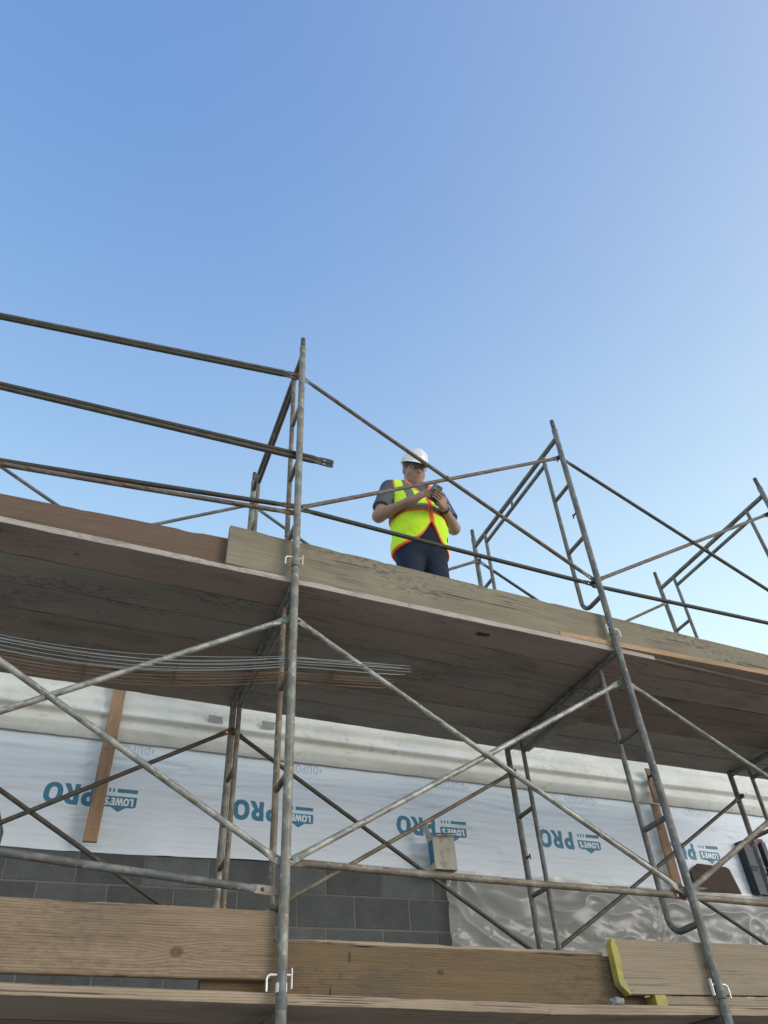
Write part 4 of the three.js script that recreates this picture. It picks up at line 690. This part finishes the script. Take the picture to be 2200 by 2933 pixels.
  chain([[-0.106, 1.084, 0.296], [-0.084, 1.090, 0.322], [-0.068, 1.086, 0.328], [-0.057, 1.081, 0.326]], 0.0082, 0.0064);
  chain([[-0.138, 1.108, 0.258], [-0.1, 1.138, 0.262], [-0.068, 1.148, 0.282]], 0.0125, 0.0085);
  const arms = (x, y, z) => {
    let d = 1e3;
    for (const s of ['R', 'L']) {
      const S0 = J['s' + s], E = J['e' + s], W = J['w' + s];
      d = Math.min(d, smin(cap(x, y, z, S0, E, 0.054, 0.043), smin(cap(x, y, z, E, [mix(E[0], W[0], 0.35), mix(E[1], W[1], 0.35) - 0.004, mix(E[2], W[2], 0.35)], 0.043, 0.042), cap(x, y, z, [mix(E[0], W[0], 0.3), mix(E[1], W[1], 0.3), mix(E[2], W[2], 0.3)], W, 0.042, 0.026), 0.02), 0.03));
      const P = s === 'R' ? palmR : palmL;
      if (Math.abs(z - 0.28) < 0.14 && Math.abs(y - 1.14) < 0.12) { d = smin(d, cap(x, y, z, W, P[0], 0.026, 0.029), 0.02); d = smin(d, cap(x, y, z, P[0], P[1], 0.029, 0.0255), 0.015); d = smin(d, cap(x, y, z, P[0], [P[1][0] * 0.5 + P[0][0] * 0.5 - (s === 'R' ? 0.004 : -0.012), P[1][1] - 0.022, P[1][2] * 0.6 + P[0][2] * 0.4], 0.026, 0.021), 0.015); }
    }
    if (Math.abs(z - 0.3) < 0.11 && Math.abs(y - 1.15) < 0.11) { let fd = 1e3; for (const q of fingers) fd = Math.min(fd, cap(x, y, z, q[0], q[1], q[2], q[3])); d = smin(d, fd, 0.006); }
    return d;
  };
  const torso = (x, y, z) => {
    let d = ell(x, y, z, [0, 1.27, -0.025], [0.183, 0.235, 0.125]);
    d = smin(d, ell(x, y, z, [0, 1.07, 0.03], [0.182, 0.215, 0.146]), 0.12);
    d = smin(d, ell(x, y, z, [0, 0.9, 0.0], [0.176, 0.17, 0.137]), 0.1);
    d = smin(d, cap(x, y, z, [-0.17, 1.415, -0.02], [0.17, 1.42, -0.015], 0.066, 0.066), 0.06);
    d = smin(d, cap(x, y, z, [0, 1.38, -0.025], [0, 1.48, -0.01], 0.09, 0.065), 0.06); return d;
  };
  const fold = (x, y, z, s) => 0.007 * (fbm(x * 9 + z * 4 + s, y * 14 + x * 6, 601 + s, 3) - 0.5);
  const lowlegs = (x, y, z, o) => { const s = x < 0 ? -1 : 1; let d = smin(cap(x, y, z, [0.09 * s, 0.82, 0], [0.1 * s, 0.5, 0.015], 0.092 + o, 0.07 + o), cap(x, y, z, [0.1 * s, 0.5, 0.015], [0.112 * s, 0.08, -0.02], 0.07 + o, 0.05 + o), 0.03); return d; };
  const clean = g => { if (!g.attributes.uv) { const P = g.attributes.position, a = new Float32Array(P.count * 2); for (let i = 0; i < P.count; i++) { a[2 * i] = P.getX(i) * 2; a[2 * i + 1] = P.getY(i) * 2; } g.setAttribute('uv', new THREE.BufferAttribute(a, 2)); } return g; };
  // skin: head, arms with hands and what the clothes cover, one mesh
  const gh = nets(head, [-0.11, 1.38, -0.12], [0.13, 1.76, 0.2], 0.0036);
  const ga = nets(arms, [-0.4, 1.02, -0.12], [0.38, 1.52, 0.4], 0.0042);
  const gt = nets((x, y, z) => smin(torso(x, y, z) + 0.022, lowlegs(x, y, z, -0.02), 0.05), [-0.3, 0.02, -0.25], [0.3, 1.52, 0.25], 0.014);
  const skinGeo = cat(clean(gh), clean(ga), clean(gt));
  { // skin tones: lips and beard shadow are colours of the skin
    const P = skinGeo.attributes.position, C = new Float32Array(P.count * 3);
    for (let i = 0; i < P.count; i++) {
      const x = P.getX(i), y = P.getY(i), z = P.getZ(i), [a, b, c] = toH(x, y, z); let k = 0.92 + 0.16 * fbm(x * 40, y * 40 + z * 33, 641, 3), col = [0.37, 0.215, 0.155];
      if (y > 1.42 && c > 0.04) { const beard = sst(-0.045, -0.06, b) * 0.22; col = mix3(col, [0.25, 0.165, 0.135], beard); const lip = sst(1.15, 0.7, Math.hypot(a / 0.026, (b + 0.0675) / 0.013)) * sst(0.07, 0.08, c); col = mix3(col, [0.33, 0.13, 0.11], lip * 0.8); const br = sst(1.1, 0.7, Math.hypot((Math.abs(a) - 0.033) / 0.023, (b - 0.0265) / 0.0062)); col = mix3(col, [0.055, 0.045, 0.04], br * 0.85); }
      C[3 * i] = col[0] * k; C[3 * i + 1] = col[1] * k; C[3 * i + 2] = col[2] * k;
    }
    skinGeo.setAttribute('color', new THREE.BufferAttribute(C, 3));
  }
  part(man, 'body', skinGeo, std({ vertexColors: true, roughness: 0.55 }));
  // eyes, glasses, hair
  const eyeW = std({ color: lin(0.55, 0.52, 0.48), roughness: 0.3 }), eyeD = std({ color: lin(0.03, 0.02, 0.015), roughness: 0.2 });
  for (const s of [-1, 1]) { const e = part(man, 'eye', new THREE.SphereGeometry(0.0118, 14, 10), eyeW); e.position.copy(hw(0.031 * s, 0.004, 0.076)); const p = part(e, 'iris', new THREE.SphereGeometry(0.006, 10, 8), eyeD); p.position.copy(fw.clone().multiplyScalar(0.0075).addScaledVector(up, -0.003)); const lid = part(e, 'eyelid', new THREE.SphereGeometry(0.0128, 14, 8, 0, Math.PI * 2, 0, 1.25), std({ color: lin(0.36, 0.21, 0.155), roughness: 0.6 })); lid.quaternion.setFromUnitVectors(V(0, 1, 0), up.clone().addScaledVector(fw, 0.35).normalize()); }
  { // glasses
    const gl = new THREE.Group(); gl.name = 'glasses'; man.add(gl); const fm = std({ color: lin(0.035, 0.033, 0.032), roughness: 0.35, metalness: 0.5 });
    const rim = s => { const P = []; for (let i = 0; i <= 20; i++) { const t = i / 20 * Math.PI * 2, a = Math.cos(t), b = Math.sin(t); P.push(hw(s * 0.033 + 0.024 * Math.sign(a) * Math.abs(a) ** 0.7, 0.0 + 0.0165 * Math.sign(b) * Math.abs(b) ** 0.7, 0.107 - 0.006 * Math.abs(a + s) * 0.5 - 0.002)); } return pipe(P, 0.0017, 6); };
    part(gl, 'rim', rim(-1), fm); part(gl, 'rim', rim(1), fm); part(gl, 'bridge', pipe([hw(-0.01, 0.006, 0.104), hw(0, 0.009, 0.107), hw(0.01, 0.006, 0.104)], 0.0016, 6), fm);
    for (const s of [-1, 1]) part(gl, 'temple', pipe([hw(0.057 * s, 0.006, 0.1), hw(0.078 * s, 0.004, 0.05), hw(0.084 * s, 0.0, -0.005), hw(0.083 * s, -0.012, -0.02)], 0.0018, 6), fm);
  }
  const hair = (x, y, z) => { const [a, b, c] = toH(x, y, z); let d = ell(a, b, c, [0, 0.026, -0.016], [0.083, 0.1, 0.1]) + 0.002 * (vn(a * 300, b * 120 + c * 200, 651) - 0.5); d = Math.max(d, c - 0.055 + 0.9 * Math.max(0, 0.02 - b)); d = Math.max(d, -0.06 - b); const side = Math.abs(a) > 0.05 && c > 0.01 ? b + 0.02 - 0 : -1; d = Math.max(d, c > 0.008 ? -(b + 0.012) : -1); return Math.max(d, side < 0 && c > 0.02 ? d : d); };
  part(man, 'hair', clean(nets(hair, [-0.1, 1.46, -0.11], [0.12, 1.76, 0.2], 0.0045)), std({ color: lin(0.075, 0.07, 0.067), roughness: 0.7 }));
  // ---- shirt, trousers, shoes
  const sleeve = (x, y, z) => Math.min(cap(x, y, z, J.sR, [mix(J.sR[0], J.eR[0], 0.72), mix(J.sR[1], J.eR[1], 0.72), J.eR[2] - 0.005], 0.071, 0.07), cap(x, y, z, J.sL, [mix(J.sL[0], J.eL[0], 0.72), mix(J.sL[1], J.eL[1], 0.72), J.eL[2] - 0.005], 0.071, 0.07));
  const cuts = (x, y, z) => { const c = (S0, E) => { const dx = E[0] - S0[0], dy = E[1] - S0[1], dz = E[2] - S0[2], L = Math.hypot(dx, dy, dz); return ((x - S0[0]) * dx + (y - S0[1]) * dy + (z - S0[2]) * dz) / L - 0.72 * L; }; return x < 0 ? c(J.sR, J.eR) : c(J.sL, J.eL); };
  const shirt = (x, y, z) => { let d = torso(x, y, z) - 0.006; const sl = Math.max(sleeve(x, y, z), cuts(x, y, z)); d = smin(d, sl, 0.03); d = Math.max(d, 0.97 - y); const col = Math.max(cap(x, y, z, [0, 1.44, -0.022], [0.006, 1.515, 0.0], 0.082, 0.076), -(cap(x, y, z, [0, 1.4, -0.02], [0.008, 1.56, 0.025], 0.07, 0.066)), y - 1.515 - (z < 0 ? 0.01 : -0.3 * z)); d = Math.min(d, z > 0.02 && Math.abs(x) < 0.006 ? 1 : col); d = Math.max(d, -Math.max(cap(x, y, z, [0.004, 1.42, 0.1], [0.004, 1.52, 0.12], 0.012, 0.05), -1)); return d + fold(x, y, z, 1); };
  const clothTex = (seed, base, amt) => { const t = tex(256, 256, (u, v) => { const n = fbm(u * 8, v * 8, seed, 4, 8, 8), f = vn(u * 128, v * 128, seed + 3, 128, 128), k = 1 - amt + 2 * amt * (0.6 * n + 0.4 * f); return [base[0] * k, base[1] * k, base[2] * k, f]; }); return { map: t.map, bumpMap: t.bump, bumpScale: 0.0006 }; };
  part(man, 'shirt', clean(nets(shirt, [-0.42, 0.83, -0.22], [0.42, 1.56, 0.25], 0.0075)), std({ ...clothTex(661, [0.085, 0.095, 0.115], 0.25), roughness: 0.9 }));
  const trousers = (x, y, z) => { let d = smin(Math.max(torso(x, y, z) - 0.009, y - 1.02), lowlegs(x, y, z, 0.014), 0.05); d = smin(d, ell(x, y, z, [0, 0.84, -0.01], [0.18, 0.12, 0.14]), 0.05); return Math.max(d, 0.045 - y) + (y > 0.78 ? 0.004 : 0.014) * (fbm(x * 7 + z * 5, y * 10 + Math.abs(x) * 8, 671, 3) - 0.5); };
  part(man, 'trousers', clean(nets(trousers, [-0.3, 0.02, -0.24], [0.3, 1.04, 0.26], 0.0085)), std({ ...clothTex(673, [0.01, 0.016, 0.036], 0.35), roughness: 0.9 }));
  for (const s of [-1, 1]) { const sh = nets((x, y, z) => Math.max(smin(cap(x, y, z, [0.115 * s, 0.045, -0.06], [0.13 * s, 0.035, 0.13], 0.05, 0.042), cap(x, y, z, [0.113 * s, 0.07, -0.03], [0.113 * s, 0.12, -0.025], 0.052, 0.05), 0.03), -y), [0.115 * s - 0.09, -0.02, -0.15], [0.115 * s + 0.1, 0.19, 0.22], 0.008); part(man, 'shoe', clean(sh), std({ color: lin(0.03, 0.025, 0.02), roughness: 0.6 })); }
  // ---- vest
  const hemY = (x, z) => { const s = Math.abs(x - 0.012); return z > 0 ? 0.845 - 0.05 * Math.min(s / 0.2, 1) ** 1.5 + 0.135 * Math.exp(-((s / 0.055) ** 1.4)) : 0.795; };
  const armD = (x, y, z) => Math.min(cap(x, y, z, [-0.25, 1.45, -0.02], [-0.262, 1.2, -0.01], 0.086, 0.08), cap(x, y, z, [0.25, 1.45, -0.015], [0.26, 1.2, 0.0], 0.086, 0.08));
  const neckD = (x, y) => Math.abs(x) - 0.085 * clamp((y - 1.245) / 0.22) ;
  const vest = (x, y, z) => { let d = (y < 1.0 ? Math.min(torso(x, y, z) - 0.02, trousers(x, y, z) - 0.012) : torso(x, y, z) - 0.021) + fold(x, y, z, 5) * 1.6 + 0.018 * (fbm(x * 7 - y * 14, y * 4 + x * 3, 683, 2) - 0.5); d = Math.max(d, hemY(x, z) - y, -armD(x, y, z) * 1, y - 1.5); if (z > -0.02 && y > 1.245) d = Math.max(d, -neckD(x, y)); if (z > 0 && y < 1.0) d = Math.max(d, 0.0022 - Math.abs(x - 0.012) - (y > 0.97 ? 1 : 0)); return d; };
  const gv = nets(vest, [-0.28, 0.765, -0.22], [0.28, 1.53, 0.27], 0.005);
  { const P = gv.attributes.position, a = new Float32Array(P.count * 2); for (let i = 0; i < P.count; i++) { a[2 * i] = (P.getX(i) + 0.3) / 0.6; a[2 * i + 1] = (P.getY(i) - 0.74) / 0.8; } gv.setAttribute('uv', new THREE.BufferAttribute(a, 2)); }
  const lime = [0.66, 0.98, 0.03], orange = [0.98, 0.15, 0.035], grey = [0.17, 0.17, 0.145];
  const vt = tex(384, 486, (u, v) => {
    const x = u * 0.6 - 0.3, y = 0.74 + v * 0.8, xc = x - 0.012; let c = lime; const w = vn(u * 192, v * 243, 691, 192, 243);
    if (Math.abs(Math.abs(x) - 0.108) < 0.026 && y > 1.13) c = grey;                              // reflective shoulder stripes
    if (y > 1.068 && y < 1.14) c = orange; if (y > 1.09 && y < 1.14) c = grey;                  // belt stripe with orange border
    if (Math.abs(xc) < 0.02 && y < 1.26) c = orange; if (Math.abs(xc) < 0.003) c = [0.5, 0.06, 0.02];
    if (y - hemY(x, 1) < 0.019 && y - hemY(x, 1) > -0.1) c = orange; if (y < 0.812) c = orange;
    if (armD(x, y, 0.07) < 0.021) c = orange;
    if (y > 1.24 && neckD(x, y) < 0.02) c = orange;
    if (Math.abs(x + 0.062) < 0.018 && Math.abs(y - 1.335 - 0.2 * (x + 0.062)) < 0.008) c = orange;  // little tab
    if (Math.abs(x - 0.17) < 0.009 && Math.abs(y - 0.915) < 0.018) c = [0.02, 0.02, 0.03];          // black tag
    if (Math.abs(Math.abs(x - 0.13) - 0.05) < 0.0016 && y > 0.88 && y < 1.02) c = [0.42, 0.72, 0.03]; // pocket seams
    const k = 0.9 + 0.16 * w; return [c[0] * k, c[1] * k, c[2] * k, w];
  });
  vt.map.wrapS = vt.map.wrapT = THREE.ClampToEdgeWrapping;
  const vm = part(man, 'safety_vest', gv, std({ map: vt.map, bumpMap: vt.bump, bumpScale: 0.0004, roughness: 0.8 })); vm.userData.label = 'lime safety vest with orange trim and grey stripes';
  // ---- hard hat
  {
    const prof = [[0.001, 0.152], [0.03, 0.1505], [0.06, 0.143], [0.085, 0.126], [0.103, 0.1], [0.113, 0.07], [0.118, 0.045], [0.1205, 0.034], [0.126, 0.031], [0.134, 0.027], [0.1355, 0.024], [0.134, 0.0215], [0.124, 0.026], [0.117, 0.028], [0.112, 0.045], [0.107, 0.07], [0.096, 0.097], [0.079, 0.12], [0.056, 0.136], [0.028, 0.1435], [0.001, 0.145]].map(q => new THREE.Vector2(...q));
    const g = new THREE.LatheGeometry(prof, 64), P = g.attributes.position;
    for (let i = 0; i < P.count; i++) {
      let x = P.getX(i), y = P.getY(i), z = P.getZ(i); const r = Math.hypot(x, z), th = Math.atan2(x, z), fr = Math.max(0, Math.cos(th));
      if (r > 0.121) { const k = (r - 0.121) / 0.0145; z += 0.035 * k * fr ** 1.5; x *= 1 - 0.05 * k; y -= 0.014 * k * fr ** 2 - 0.004 * k * (1 - fr); }
      if (y > 0.05 && r < 0.12) { y += 0.007 * Math.exp(-((x / 0.018) ** 2)) * sst(0.06, 0.13, y); }
      z *= 1.1; x *= 0.85; P.setXYZ(i, x, y, z);
    }
    g.computeVertexNormals();
    const hh = new THREE.Group(); hh.name = 'hard_hat'; man.add(hh);
    const q = new THREE.Quaternion().setFromRotationMatrix(new THREE.Matrix4().makeBasis(rt, up, fw)); hh.quaternion.copy(q); hh.position.copy(hw(0, 0.024, -0.012)); hh.rotateX(0.13);
    part(hh, 'shell', g, new THREE.MeshPhysicalMaterial({ color: lin(0.8, 0.8, 0.78), roughness: 0.35, clearcoat: 0.3, side: THREE.DoubleSide }));
    for (const s of [-1, 1]) { const b = part(hh, 'accessory_slot', new RoundedBoxGeometry(0.006, 0.018, 0.034, 2, 0.002), std({ color: lin(0.7, 0.7, 0.69), roughness: 0.4 })); b.position.set(0.1035 * s, 0.047, 0.0); }
    part(hh, 'suspension_band', new THREE.CylinderGeometry(0.093, 0.09, 0.03, 40, 1, true).scale(0.85, 1, 1.1).translate(0, 0.03, 0), std({ color: lin(0.04, 0.04, 0.045), roughness: 0.8, side: THREE.DoubleSide }));
  }
  // ---- watch on the left wrist
  {
    const E = V(...J.eL), W = V(...J.wL), d = W.clone().sub(E).normalize(), c = E.clone().lerp(W, 0.93), wt = new THREE.Group(); wt.name = 'wrist_watch'; man.add(wt);
    part(wt, 'strap', pipe([c.clone().addScaledVector(d, -0.013), c.clone().addScaledVector(d, -0.012), c.clone().addScaledVector(d, 0.012), c.clone().addScaledVector(d, 0.013)], t => (t < 0.2 || t > 0.8 ? 0.031 : 0.0345), 20), std({ color: lin(0.015, 0.016, 0.02), roughness: 0.6 }));
    const n = V(0.85, 0.25, 0.45).addScaledVector(d, -V(0.85, 0.25, 0.45).dot(d)).normalize(), s = d.clone().cross(n);
    const f = part(wt, 'watch_case', new RoundedBoxGeometry(0.034, 0.038, 0.011, 3, 0.005), std({ color: lin(0.5, 0.5, 0.5), roughness: 0.25, metalness: 0.5 })); f.position.copy(c).addScaledVector(n, 0.036); f.quaternion.setFromRotationMatrix(new THREE.Matrix4().makeBasis(s, d, n));
  }
  // ---- phone, a thing of its own in his hand
  const ph = thing('smartphone', 'black smartphone held in both hands of the man', 'smartphone');
  const gq = new THREE.Quaternion().setFromRotationMatrix(new THREE.Matrix4().makeBasis(pw, pu, pn)); ph.quaternion.copy(gq); ph.position.copy(PH).add(man.position);
  part(ph, 'case', new RoundedBoxGeometry(0.076, 0.152, 0.0105, 4, 0.0052), std({ color: lin(0.035, 0.04, 0.042), roughness: 0.35, metalness: 0.2 }));
  const cb = part(ph, 'camera_bump', new RoundedBoxGeometry(0.033, 0.034, 0.004, 3, 0.002), std({ color: lin(0.05, 0.055, 0.058), roughness: 0.3 })); cb.position.set(0.016, 0.053, 0.0068);
  for (const [x, y] of [[-0.007, 0.007], [0.007, -0.007]]) { const l = part(cb, 'lens', new THREE.CylinderGeometry(0.006, 0.006, 0.002, 16).rotateX(Math.PI / 2), std({ color: lin(0.01, 0.01, 0.014), roughness: 0.1 })); l.position.set(x, y, 0.0026); }
  const scr = part(ph, 'screen', new RoundedBoxGeometry(0.07, 0.146, 0.001, 1, 0.0004), std({ color: lin(0.02, 0.022, 0.03), roughness: 0.08 })); scr.position.set(0, 0, -0.0054);
}
scene.traverse(m => { if (m.isMesh) { m.castShadow = true; m.receiveShadow = true; } });
renderer.render(scene, camera);
